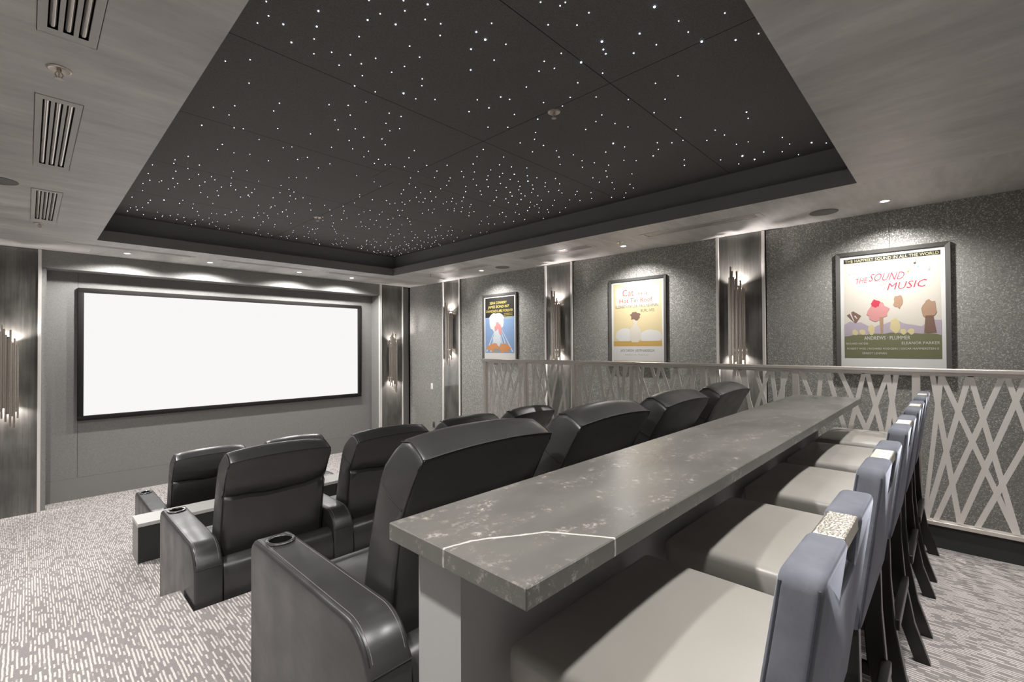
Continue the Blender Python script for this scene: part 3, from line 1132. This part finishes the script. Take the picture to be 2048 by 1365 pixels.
# ---------------------------------------------------------------- sprinklers and ceiling speakers
def build_sprinkler():
    root = empty('fire_sprinkler', (0, 0, 0))
    b = bmesh.new(); lathe(b, [(0.0, -0.002), (0.014, -0.003), (0.024, -0.002), (0.036, -0.007), (0.042, -0.004), (0.043, 0.0)], (0, 0, 0), 24)
    link_mesh('escutcheon', b, M['brass'], root, True)
    b = bmesh.new()
    tube(b, [(0, 0, 0), (0, 0, -0.018)], 0.009, 10)
    for s in (-1, 1):
        tube(b, [(s * 0.009, 0, -0.016), (s * 0.013, 0, -0.026), (s * 0.004, 0, -0.042)], 0.0025, 6)
    tube(b, [(0, 0, -0.018), (0, 0, -0.042)], 0.003, 6)
    link_mesh('stem', b, M['brass'], root, True)
    b = bmesh.new(); lathe(b, [(0.0, -0.042), (0.016, -0.043), (0.016, -0.045), (0.0, -0.046)], (0, 0, 0), 16)
    link_mesh('deflector', b, M['brass'], root, True)
    return root


sp0 = build_sprinkler()
SPK = [((0.089, 2.826, ZC), 'fire sprinkler in the left soffit between the two nearer vents'),
       ((0.073, 6.458, ZC), 'fire sprinkler in the left soffit just past the farthest vent'),
       ((4.715, 6.413, ZC), 'fire sprinkler in the right soffit near the far corner'),
       ((4.845, 2.86, ZC), 'fire sprinkler in the right soffit beside the downlight of the middle poster'),
       ((2.432, 1.928, Z_TRAY), 'fire sprinkler in the near half of the star ceiling'),
       ((2.412, 5.551, Z_TRAY), 'fire sprinkler in the star ceiling toward the screen')]
for k, (loc, lab) in enumerate(SPK):
    s_ = sp0 if k == 0 else copy_tree(sp0)
    s_.location = loc
    tag(s_, lab, 'sprinkler', 'fire sprinklers')
b = bmesh.new()
lathe(b, [(0.0, -0.003), (0.098, -0.003), (0.104, -0.006), (0.112, -0.004), (0.114, 0.0)], (0, 0, 0), 40)
spk0 = link_mesh('ceiling_speaker', b, M['grille'], None, True)
for k, (loc, lab) in enumerate([((5.088, 5.068, ZC), 'round ceiling speaker above the farthest poster'), ((5.09, 0.87, ZC), 'round ceiling speaker beside the nearest poster downlight'),
                                ((-0.165, 5.01, ZC), 'round ceiling speaker cut by the left edge of the view')]):
    s_ = spk0 if k == 0 else copy_tree(spk0)
    s_.location = loc
    tag(s_, lab, 'speaker', 'ceiling speakers')

# ---------------------------------------------------------------- wall switch and outlet
for name, y, z, w, h, lab in (('wall_switch', 7.385, 0.445, 0.075, 0.118, 'white switch plate on the right wall near the far corner'),):
    t = empty(name, (XR, y, z), lab, 'switch')
    b = bmesh.new(); box(b, -0.007, 0, -w / 2, w / 2, -h / 2, h / 2, 0.003)
    link_mesh('plate', b, M['white'], t, True)
    b = bmesh.new(); box(b, -0.010, -0.006, -0.017, 0.017, -0.033, 0.033, 0.002)
    link_mesh('rocker', b, M['white'], t, True)
t = empty('wall_outlet', (XR, 7.33, -0.30), 'small grey outlet plate low on the right wall near the far corner', 'outlet')
b = bmesh.new(); box(b, -0.006, 0, -0.037, 0.037, -0.058, 0.058, 0.003)
link_mesh('plate', b, M['frame'], t, True)
b = bmesh.new(); box(b, -0.008, -0.005, -0.017, 0.017, -0.034, 0.034, 0.002)
link_mesh('socket', b, M['dark'], t, True)


# ---------------------------------------------------------------- posters
PR = Matrix(((0, 0, -1), (-1, 0, 0), (0, 1, 0)))      # local x -> -Y, y -> Z, z (out of the wall) -> -X


def ink(name, c, rough=0.6):
    return mat('ink_' + name, c, rough, spec=0.3)


I = {k: ink(k, tuple(0.62 * q for q in v)) for k, v in dict(cream=(0.86, 0.80, 0.70), black=(0.030, 0.028, 0.024), lemon=(0.86, 0.78, 0.42), pink=(0.72, 0.07, 0.12), rose=(0.82, 0.38, 0.37), tan=(0.56, 0.36, 0.24), brown=(0.28, 0.17, 0.13),
                                      mauve=(0.58, 0.50, 0.58), grass=(0.24, 0.24, 0.13), straw=(0.84, 0.72, 0.40), buff=(0.88, 0.74, 0.44), white=(0.90, 0.88, 0.84), red=(0.70, 0.08, 0.05), ink=(0.10, 0.085, 0.075), grey=(0.42, 0.40, 0.38),
                                      ochre=(0.74, 0.48, 0.15), blue=(0.30, 0.45, 0.72), pale=(0.78, 0.84, 0.90), orange=(0.80, 0.36, 0.14), teal=(0.32, 0.50, 0.46), yellow=(0.90, 0.74, 0.20)).items()}


class Poster:
    def __init__(s, yc, ztop, zbot, pw, pz0, pz1, lab):
        s.root = empty('framed_poster', (XR, yc, 0), lab, 'poster')
        s.root.rotation_mode = 'QUATERNION'
        s.root.rotation_quaternion = PR.to_quaternion()
        W2 = 0.405
        fw_ = 0.034
        b = bmesh.new()
        d0, d1, d2 = 0.004, 0.032, 0.024
        # mitred frame with an inward bevel
        out = [(-W2, zbot), (W2, zbot), (W2, ztop), (-W2, ztop)]
        inn = [(-W2 + fw_, zbot + fw_), (W2 - fw_, zbot + fw_), (W2 - fw_, ztop - fw_), (-W2 + fw_, ztop - fw_)]
        for i in range(4):
            j = (i + 1) % 4
            o0, o1, i0, i1 = out[i], out[j], inn[i], inn[j]
            quad(b, [(*o0, d0), (*o1, d0), (*o1, d1), (*o0, d1)])
            quad(b, [(*o0, d1), (*o1, d1), (*i1, d2), (*i0, d2)])
            quad(b, [(*i0, d2), (*i1, d2), (*i1, 0.010), (*i0, 0.010)])
        quad(b, [(*p, d0) for p in out[::-1]])
        bmesh.ops.remove_doubles(b, verts=b.verts[:], dist=1e-5)
        bmesh.ops.recalc_face_normals(b, faces=b.faces[:])
        link_mesh('frame', b, M['frame'], s.root)
        b = bmesh.new(); box(b, -W2 + fw_ - 0.002, W2 - fw_ + 0.002, zbot + fw_ - 0.002, ztop - fw_ + 0.002, 0.006, 0.012)
        link_mesh('mat_board', b, M['mat_board'], s.root)
        s.x0, s.x1, s.z0, s.z1 = -pw / 2, pw / 2, pz0, pz1
        s.layer = 0
        s.print = None

    def P(s, u, v):
        return (s.x0 + (s.x1 - s.x0) * u, s.z1 - (s.z1 - s.z0) * v)

    def depth(s):
        s.layer += 1
        return 0.01245 + 0.00006 * s.layer

    def sheet(s, m):
        b = bmesh.new(); box(b, s.x0, s.x1, s.z0, s.z1, 0.0115, 0.0124)
        s.print = link_mesh('print', b, m, s.root)

    def poly(s, name, m, pts):
        b = bmesh.new()
        d = s.depth()
        prism(b, [s.P(*p) for p in pts], 'z', d - 0.00003, d)
        return link_mesh(name, b, m, s.print)

    def rect(s, name, m, u0, v0, u1, v1):
        return s.poly(name, m, [(u0, v0), (u1, v0), (u1, v1), (u0, v1)])

    def blob(s, name, m, u, v, ru, rv, n=20, wob=0.0, seed=1, rot=0):
        r = random.Random(seed)
        pts = []
        for k in range(n):
            a = 2 * math.pi * k / n
            q = 1 + wob * (r.random() - 0.5) * 2
            x, y = ru * math.cos(a) * q, rv * math.sin(a) * q
            c_, s_ = math.cos(rot), math.sin(rot)
            pts.append((u + x * c_ - y * s_, v + x * s_ + y * c_))
        return s.poly(name, m, pts)

    def text(s, body, m, u, v, h, w=None, shear=0.0, rot=0.0, align='CENTER', name='lettering'):
        """h = cap height and w = total width, in units of the print's height and width"""
        cu = bpy.data.curves.new('tmp_text', 'FONT')
        cu.body = body
        cu.align_x = 'LEFT'
        cu.size = 1.0
        cu.resolution_u = 2
        ob = bpy.data.objects.new('tmp_text', cu)
        COL.objects.link(ob)
        dg = bpy.context.evaluated_depsgraph_get()
        dg.update()
        me = bpy.data.meshes.new_from_object(ob.evaluated_get(dg))
        bpy.data.objects.remove(ob)
        bpy.data.curves.remove(cu)
        xs_ = [v_.co.x for v_ in me.vertices]
        x0, x1 = min(xs_), max(xs_)
        H = (s.z1 - s.z0) * h
        ky = H / 0.70
        kx = (s.x1 - s.x0) * w / (x1 - x0) if w else ky
        cx_, cz_ = s.P(u, v)
        d = s.depth()
        c_, s_ = math.cos(rot), math.sin(rot)
        off = {'CENTER': (x0 + x1) / 2, 'LEFT': x0, 'RIGHT': x1}[align]
        for v_ in me.vertices:
            x = (v_.co.x - off) * kx
            y = v_.co.y * ky
            x += shear * y
            v_.co = Vector((cx_ + x * c_ - y * s_, cz_ + x * s_ + y * c_, d))
        me.materials.append(m)
        o = bpy.data.objects.new(name, me)
        COL.objects.link(o)
        o.parent = s.print
        return o


# near poster: pale musical poster
p = Poster(0.430, 2.095, 0.935, 0.686, 1.09, 2.03, 'framed pale poster with slanted red title above a green meadow band')
p.sheet(I['cream'])
p.rect('title_band', I['black'], 0, 0.0, 1, 0.043)
p.text('THE HAPPIEST SOUND IN ALL THE WORLD', I['lemon'], 0.5, 0.036, 0.028, 0.97)
p.text('ROBERT WISE', I['grey'], 0.16, 0.165, 0.016, 0.20)
p.text('RODGERS AND HAMMERSTEIN\'S', I['grey'], 0.49, 0.120, 0.017, 0.46, rot=0.02)
p.text('BY', I['grey'], 0.49, 0.075, 0.010)
p.text('THE', I['pink'], 0.19, 0.253, 0.052, 0.13, 0.25, 0.10)
p.text('SOUND', I['pink'], 0.455, 0.243, 0.076, 0.36, 0.30, 0.0)
p.text('OF', I['rose'], 0.43, 0.292, 0.036, 0.08, 0.2)
p.text('MUSIC', I['pink'], 0.66, 0.333, 0.068, 0.38, 0.30, 0.05)
for q, (u, v, mm) in enumerate(((0.755, 0.10, 'ink'), (0.785, 0.135, 'teal'), (0.69, 0.175, 'orange'), (0.89, 0.175, 'grey'))):
    p.blob('music_note', I[mm], u, v, 0.013, 0.011, 14)
    p.rect('music_note', I[mm], u + 0.008, v - 0.045, u + 0.012, v)
for q in range(3):
    pts = [(0.70 + 0.02 * q + 0.19 * t_, 0.165 + 0.016 * q - 0.02 * math.sin(t_ * 3.1)) for t_ in [i / 10 for i in range(11)]]
    p.poly('staff_line', I['white'], pts + [(a_, c_ + 0.003) for a_, c_ in pts[::-1]])
hill = [(0, 0.72)] + [(i / 16, 0.665 - 0.03 * math.sin(i * 0.9) - 0.012 * math.sin(i * 2.3)) for i in range(17)] + [(1, 0.72)]
p.poly('distant_hills', I['mauve'], [(0, 0.80)] + hill[1:-1] + [(1, 0.80)])
grass = [(0, 0.785)] + [(i / 16, 0.755 + 0.022 * abs(i - 9) / 9 + 0.006 * math.sin(i * 2.1)) for i in range(1, 16)] + [(1, 0.785), (1, 1), (0, 1)]
p.poly('meadow', I['grass'], grass)
p.blob('blossom_cluster', I['rose'], 0.37, 0.545, 0.125, 0.085, 22, 0.22, 4)
p.blob('blossom_cluster', I['pink'], 0.345, 0.465, 0.05, 0.04, 18, 0.2, 7)
p.blob('blossom_cluster', I['tan'], 0.585, 0.455, 0.05, 0.065, 14, 0.2, 9)
p.poly('striped_flag', I['brown'], [(0.03, 0.57), (0.10, 0.53), (0.19, 0.58), (0.13, 0.655)])
for q in range(2):
    p.poly('striped_flag', I['white'], [(0.06 + 0.05 * q, 0.555 + 0.03 * q - 0.005), (0.075 + 0.05 * q, 0.547 + 0.03 * q - 0.003), (0.115 + 0.035 * q, 0.64 - 0.03 * q), (0.10 + 0.035 * q, 0.625 - 0.02 * q)])
p.poly('tree_trunk', I['tan'], [(0.385, 0.60), (0.43, 0.60), (0.425, 0.76), (0.40, 0.76)])
p.blob('bush', I['straw'], 0.55, 0.69, 0.055, 0.07, 16, 0.15, 3)
p.blob('bush', I['straw'], 0.30, 0.72, 0.035, 0.05, 16, 0.15, 5)
for q, u in enumerate((0.12, 0.20, 0.63, 0.71)):
    p.blob('bush', I['straw'], u, 0.745, 0.035, 0.028, 12, 0.2, q + 11)
p.blob('shrub', I['tan'], 0.885, 0.535, 0.075, 0.085, 16, 0.18, 21)
p.poly('tree_trunk', I['brown'], [(0.85, 0.60), (0.925, 0.60), (0.955, 0.76), (0.835, 0.76)])
p.text('ANDREWS \u00b7 PLUMMER', I['white'], 0.46, 0.822, 0.036, 0.48)
p.text('RICHARD HAYDN', I['white'], 0.14, 0.868, 0.020, 0.24)
p.text('ELEANOR PARKER', I['white'], 0.80, 0.868, 0.026, 0.37)
p.text('ROBERT WISE | RICHARD RODGERS | OSCAR HAMMERSTEIN II', I['white'], 0.5, 0.918, 0.019, 0.94)
p.text('ERNEST LEHMAN', I['white'], 0.33, 0.966, 0.022, 0.26)

# middle poster
p = Poster(2.975, 2.095, 0.935, 0.686, 1.00, 2.035, 'framed yellow poster with red title and ochre band, middle of the right wall')
p.sheet(I['buff'])
p.rect('pale_panel', I['cream'], 0.05, 0.05, 0.95, 0.30)
p.text('Cat', I['red'], 0.32, 0.165, 0.085, 0.24)
p.text('on a', I['red'], 0.60, 0.160, 0.045, 0.22)
p.text('Hot Tin Roof', I['red'], 0.475, 0.250, 0.056, 0.68)
p.text('ELIZABETH TAYLOR \u00b7 PAUL NEWMAN', I['ink'], 0.49, 0.315, 0.036, 0.88)
p.text('BURL IVES', I['ink'], 0.72, 0.375, 0.036, 0.27)
p.blob('pale_cushion', I['white'], 0.24, 0.66, 0.20, 0.085, 20, 0.06, 2)
p.blob('pale_cushion', I['white'], 0.78, 0.68, 0.22, 0.085, 20, 0.06, 6)
p.rect('ochre_ground', I['ochre'], 0, 0.735, 1, 0.80)
p.poly('cream_vase', I['cream'], [(0.42, 0.47), (0.52, 0.47), (0.50, 0.52), (0.58, 0.60), (0.58, 0.70), (0.53, 0.75), (0.40, 0.75), (0.35, 0.70), (0.35, 0.60), (0.44, 0.52)])
p.blob('dark_bloom', I['brown'], 0.47, 0.425, 0.10, 0.055, 18, 0.25, 3)
p.rect('credit_panel', I['white'], 0, 0.80, 1, 0.985)
p.text('JACK CARSON \u00b7 JUDITH ANDERSON', I['ink'], 0.5, 0.868, 0.030, 0.70)
p.text('BASED ON THE PLAY', I['grey'], 0.5, 0.915, 0.014, 0.5)

# far poster
p = Poster(5.50, 2.095, 0.935, 0.686, 1.00, 2.035, 'framed blue and black poster with yellow lettering, farthest on the right wall')
p.sheet(I['white'])
p.rect('sky_panel', I['blue'], 0.0, 0.32, 1, 0.90)
for q in range(7):
    p.poly('pale_ray', I['pale'], [(0.45, 0.40), (0.02 + 0.15 * q, 0.88), (0.07 + 0.15 * q, 0.88)])
p.rect('title_panel', I['black'], 0, 0.0, 1, 0.32)
p.blob('white_burst', I['white'], 0.40, 0.40, 0.27, 0.15, 26, 0.12, 4)
p.blob('warm_burst', I['rose'], 0.45, 0.53, 0.12, 0.12, 16, 0.25, 6)
p.blob('white_burst', I['pale'], 0.42, 0.66, 0.14, 0.13, 14, 0.3, 14)
p.blob('orange_burst', I['orange'], 0.30, 0.81, 0.22, 0.07, 18, 0.25, 5)
p.blob('orange_burst', I['orange'], 0.68, 0.82, 0.22, 0.07, 18, 0.25, 9)
p.blob('grey_cluster', I['grey'], 0.42, 0.87, 0.12, 0.05, 14, 0.3, 15)
p.rect('credit_panel', I['white'], 0, 0.90, 1, 1.0)
p.text('SEAN CONNERY', I['yellow'], 0.46, 0.105, 0.040, 0.58)
p.text('JAMES BOND 007', I['yellow'], 0.46, 0.170, 0.042, 0.72, 0.15)
p.text('DIAMONDS ARE FOREVER', I['yellow'], 0.5, 0.240, 0.042, 0.92)
for q in range(4):
    p.text('STARRING', I['yellow'], 0.80, 0.275 + 0.026 * q, 0.014, 0.28)

# ---------------------------------------------------------------- stars of the ceiling
raw = '0.78,2.33,1 0.76,2.42,1 0.93,2.13,2 0.85,2.34,2 0.97,2.24,2 0.93,2.45,2 1,2.34,1 1.11,2.38,1 1.05,2.46,1 1.12,2.02,2 1.14,1.94,1 1.23,1.95,2 1.21,1.84,1 1.26,1.73,2 1.31,1.82,1 1.38,1.79,1 1.43,1.86,1 1.15,2.16,1 1.37,2.04,1 1.3,2.26,1 1.46,2.08,1 1.19,2.46,1 1.27,2.36,1 1.33,2.46,1 1.43,2.31,1 1.45,2.21,1 1.35,2.59,2 1.47,2.56,1 1.63,2.3,1 1.6,2.45,3 1.69,2.45,1 1.78,2.37,1 1.49,2.71,1 1.43,2.83,1 1.34,2.91,1 1.5,2.94,1 1.67,2.73,1 1.75,2.71,1 0.83,2.76,1 0.74,2.87,1 0.9,3.01,1 1.11,3.12,1 1.12,3.25,1 0.92,3.36,1 0.83,3.48,1 0.93,3.52,1 1.01,3.7,1 1.06,3.67,1 1.23,3.49,1 1.46,3.08,1 1.73,2.87,1 1.81,2.95,1 1.84,2.87,1 1.54,3.2,1 1.62,3.1,1 1.43,3.41,1 0.84,3.82,2 0.74,2.24,1 1.06,1.9,1 1.17,1.79,1 1.19,2.33,1 1.59,2.24,1 1.03,4.07,1 1.03,4.2,1 1.14,4.18,1 1.59,3.85,1 1.64,3.52,1 2.02,3.47,1 2.04,3.57,1 2.13,3.11,1 2.18,3.26,1 2.26,3.45,1 2.5,3.16,1 2.38,3.29,1 2.12,3.53,1 1.91,3.51,1 1.77,3.43,1 1.88,3.38,1 1.84,3.11,1 1.73,3.18,1 1.91,3.18,1 1.68,3.31,1 1.39,4.15,1 1.75,4.01,1 1.78,3.85,1 1.55,3.95,1 1.61,1.35,1 1.69,1.3,1 1.69,1.27,1 1.82,1.23,1 2,0.99,3 2.17,0.95,1 1.55,1.61,1 1.54,1.71,2 1.61,1.72,3 1.61,1.83,2 1.71,1.67,1 1.76,1.81,1 1.73,1.97,2 1.75,1.42,1 1.85,1.32,1 2.04,1.3,3 2.1,1.33,2 2.14,1.34,2 2.12,1.13,2 2.24,1.23,2 2.26,1.11,1 2.28,0.95,1 2.4,0.93,3 1.97,1.51,1 1.96,1.62,1 2.05,1.62,1 2.11,1.48,3 2.01,1.7,1 2.08,1.86,1 2.26,1.61,1 2.28,1.45,1 2.47,1.62,1 2.59,1.28,1 2.61,1.15,1 2.8,1.32,1 2.64,1.49,1 2.05,2.05,2 1.97,2.18,1 2.09,2.2,2 2.03,2.33,2 2.11,2.03,1 2.27,2.14,1 2.29,1.9,1 2.36,1.74,1 2.41,1.84,1 2.43,2.07,2 2.27,2.4,1 2.37,2.3,1 2.69,1.72,1 2.74,1.8,1 2.86,1.72,1 2.97,1.68,1 2.79,1.92,1 2.91,1.45,1 3.1,1.35,1 3.25,1.45,1 2.57,2.21,1 2.65,2.29,1 2.62,2.41,1 2.78,2.31,2 2.5,2.7,2 3.13,1.9,3 3.36,1.65,1 3.44,1.57,1 3.46,1.49,1 3.25,1.87,1 3.48,1.7,1 3.57,1.79,2 3.83,1.64,1 3.95,1.69,2 2.81,2.45,1 2.93,2.3,1 3.04,2.36,2 3.09,2.25,1 3.23,2.03,1 3.48,2.01,1 3.56,1.94,1 3.48,2.16,1 3.35,2.22,1 3.24,2.27,1 2.64,2.98,2 2.56,2.84,1 2.92,2.79,1 3.03,2.71,1 2.72,2.69,1 2.27,0.77,1 2.51,0.8,2 2.54,0.7,1 3.34,1,2 3.44,1.02,1 3.46,1.25,1 3.59,1.23,1 3.59,1.36,1 3.82,1.22,1 3.84,1.14,1 3.94,0.93,1 4.11,0.92,1 4.2,0.79,3 4.29,0.71,1 4.09,1.26,4 4.24,1.21,3 4.13,1.11,2 4.23,1,1 4.39,0.92,1 4.05,1.42,1 4.25,1.34,1 2.41,3.46,1 2.52,3.33,1 2.68,3.18,1 2.78,3.27,1 2.77,3.11,1 2.88,3.25,1 2.71,3.38,1 2.75,3.45,1 2.81,3.56,1 2.83,3.68,1 2.96,3.45,1 3.06,3.57,1 3.01,3.35,1 3.15,3.45,1 3.23,3.52,1 2.84,2.97,1 2.92,3.09,1 2.98,3.17,2 3.12,3.3,2 2.81,2.83,1 2.97,2.95,1 3.01,3.03,1 3.06,2.89,2 3.13,3.01,1 3.14,3.15,1 3.26,3.19,1 3.17,2.83,1 3.28,2.92,3 3.22,2.99,1 3.39,2.96,1 3.48,3.03,2 3.55,3.11,1 3.33,3.07,1 3.4,3.15,1 3.39,3.26,2 3.49,3.33,2 3.51,3.44,1 3.62,3.51,1 3.46,3.57,2 3.4,3.47,1 3.25,3.32,1 3.64,3.34,2 3.73,3.48,2 3.58,3.23,1 3.5,3.21,1 3.78,3.33,1 3.67,3.13,1 3.27,2.8,1 3.43,2.83,1 3.51,2.9,1 3.41,2.69,1 3.55,2.75,1 3.69,2.87,1 3.78,2.9,1 3.65,2.97,1 3.81,3.2,1 3.89,3.33,1 4.01,3.4,1 4.13,3.51,1 3.99,3.56,2 3.91,3.46,1 4.12,3.37,1 4.21,3.43,1 4.04,3.23,1 3.91,3.1,1 4.31,3.34,1 4.21,3.18,1 4.02,2.98,1 4.11,2.91,1 3.98,2.68,1 4.14,2.78,1 3.92,2.83,1 3.85,2.76,1 4.37,3.64,1 4.25,3.84,1 4.03,3.73,1 4.21,3.99,1 3.99,3.91,1 3.84,3.82,1 4.15,4.1,1 4.13,4.25,1 4.07,4.3,1 3.84,4.08,1 3.58,4.03,1 3.38,3.85,1 3.23,3.83,1 3.16,3.72,1 3.1,3.83,1 3.15,4.05,1 3.25,3.95,1 3.4,4.17,1 3.38,4,1 3.48,4.14,1 3.65,4.2,1 2.9,4.04,1 2.96,4.16,1 2.92,4.18,1 2.81,4.07,1 2.76,3.92,1 2.81,3.82,1 2.95,3.92,1 3,4.06,1 3.17,2.45,1 3.36,2.35,1 3.58,2.25,1 3.64,2.43,1 3.71,2.32,1 3.78,2.45,1 3.88,2.37,1 4.05,2.45,1 4.26,2.61,1 4.04,2.27,1 4.16,2.3,1 4.24,2.43,1 4.36,2.52,1 3.81,2.12,1 2.45,3.64,1 2.53,3.78,1 2.64,4.09,1 2.59,3.97,1 3.8,5.05,2 3.72,4.96,1 3.69,4.8,1 3.32,5.13,1 3.2,4.82,1 3.27,4.41,1 3.96,4.9,1 4.08,5.16,1 4.37,5.37,1 4.03,5.23,1 4.16,5.53,1 4.35,5.91,1 4.2,5.95,1 3.72,5.19,1 3.86,5.56,1 0.73,4.95,1 0.74,5.22,1 0.78,5.42,1 0.75,5.57,1 0.86,5.36,1 0.92,5.21,1 0.98,5.48,1 0.9,4.98,1 0.85,4.78,1 0.96,4.83,1 1.06,4.93,1 1.01,4.67,1 1.03,5.13,1 0.9,4.52,1 0.84,4.68,1 0.95,5.59,1 0.98,5.34,1 1.2,4.98,1 1.3,5.16,1 1.3,5.31,1 1.35,5.47,1 1.35,5.05,1 1.42,5.15,1 1.47,5,1 1.56,5.13,2 1.56,5.24,2 1.14,5.26,1 1.2,5.49,1 1.15,5.11,1 0.74,6.16,1 0.89,6.15,2 0.89,6.28,2 0.99,6.04,3 1.13,6.06,2 1.13,5.91,1 1.27,6.17,1 1.34,6.28,1 1.39,6.45,1 1.6,6.2,2 1.62,6.04,1 1.88,6.1,2 1.77,6.16,1 0.78,6.82,2 0.85,6.69,2 0.93,6.87,1 1.06,6.98,2 1.1,6.82,1 1.16,6.71,1 1.21,6.58,1 1.25,6.85,1 1.29,6.69,1 1.42,6.76,1 1.46,6.93,1 1.43,7,1 1.58,6.81,1 1.67,6.87,1 1.64,5.91,1 1.76,4.93,1 1.85,4.81,1 1.99,4.93,1 1.87,4.96,1 1.94,5.17,1 1.77,5.15,1 1.75,5.53,1 1.87,5.5,1 2.03,5.5,1 2.03,5.61,2 2.02,6.22,1 2.17,6.25,1 2.14,5.76,1 2.23,5.31,1 2.12,5.07,1 2.26,5.02,1 2.38,5.15,1 2.51,5.07,1 2.88,5.37,1 2.99,5.55,1 2.7,5.08,1 2.71,4.84,1 2.87,4.91,1 3.06,5.03,1 2.98,5.17,1 3.12,5.6,1 2.42,4.91,1 2.53,4.47,1 2.65,4.39,1 2.74,4.47,1 2.39,4.48,1 2.8,4.32,1 2.86,4.36,1 2.83,4.22,1 3.3,4.92,1 3.38,5.02,1 3.41,5.36,1 3.49,5.68,1 3.56,5.57,1 3.7,6.16,1 3.73,6.05,1 3.6,6.24,1 3.44,6.24,1 3.66,6.81,2 3.62,6.7,1 3.31,6.61,1 3.18,6.31,1 3.38,6.9,1 3.21,6.74,1 3.06,6.97,2 2.67,6.84,2 2.57,6.92,1 2.53,6.75,1 2.61,6.16,1 2.64,6.07,1 2.72,5.81,1 2.66,5.66,1 2.81,5.95,1 2.66,5.44,1 2.15,6.9,1 2.28,6.82,1 2.49,6.51,1 4.06,6.8,1 4.08,6.71,1 3.93,6.77,1 3.92,6.89,1 4.27,6.93,1 4.37,6.83,1 4.19,6.57,1 3.98,6.2,1 4.04,6.42,1 4.15,6.38,1 4.26,6.29,1 4.24,6.18,1 4.28,6.06,1 4.25,5.74,1 3.98,5.47,1 3.88,5.33,1 4,5.41,1 3.84,5.61,1 3.92,5.78,1 4,6.06,1 4.07,6.11,1 4.4,5.74,1 4.16,5.36,1 3.17,4.35,1 3.2,4.51,1 3.06,4.78,1 2.93,4.61,1 2.97,4.58,1 3.93,6.39,1 4.1,6.63,1 3.76,6.4,1 3.75,6.56,1 3.63,6.45,1'
stars = [tuple(float(v) for v in s.split(',')) for s in raw.split()]
rs = random.Random(11)
hat = stars[:]
extra = []
tries = 0
while len(extra) < 170 and tries < 20000:
    tries += 1
    x, y = rs.uniform(0.5, 4.38), rs.uniform(3.2, 7.0)
    if rs.random() > (y - 2.6) / 4.4 * (0.55 + 0.45 * x / 4.4):
        continue
    if all((x - s[0]) ** 2 + (y - s[1]) ** 2 > 0.0022 for s in hat):
        extra.append((x, y, 0))
        hat.append((x, y, 0))
allst = stars + extra
CAMP = Vector((0, 0, 1.215))
SIZE = {0: 0.0024, 1: 0.0031, 2: 0.0042, 3: 0.0056, 4: 0.0075}


def apparent(s):
    return SIZE[int(s[2])] / (Vector((s[0], s[1], Z_TRAY)) - CAMP).length


allst.sort(key=apparent, reverse=True)
star_me = {}
for k, rr in SIZE.items():
    b = bmesh.new()
    bmesh.ops.create_icosphere(b, subdivisions=1, radius=rr)
    me = bpy.data.meshes.new('star_light')
    b.to_mesh(me)
    b.free()
    me.materials.append(M['star_a'] if k < 2 else (M['star_b'] if k < 3 else M['star_c']))
    star_me[k] = me
for s in allst[:300]:
    o = bpy.data.objects.new('star_light', star_me[int(s[2])])
    COL.objects.link(o)
    o.location = (s[0], s[1], Z_TRAY - 0.001)
    tag(o, 'tiny bluish white star light set in the dark tray ceiling', 'star light', 'star lights in the tray ceiling')
b = bmesh.new()
for s in allst[300:]:
    t_ = bmesh.new()
    bmesh.ops.create_icosphere(t_, subdivisions=1, radius=SIZE[int(s[2])])
    bmesh.ops.translate(t_, verts=t_.verts[:], vec=(s[0], s[1], Z_TRAY - 0.001))
    add_bm(b, t_)
o = link_mesh('small_star_lights', b, M['star_a'])
tag(o, 'the many fainter star lights scattered over the dark tray ceiling', 'star lights', 'star lights in the tray ceiling', 'stuff')
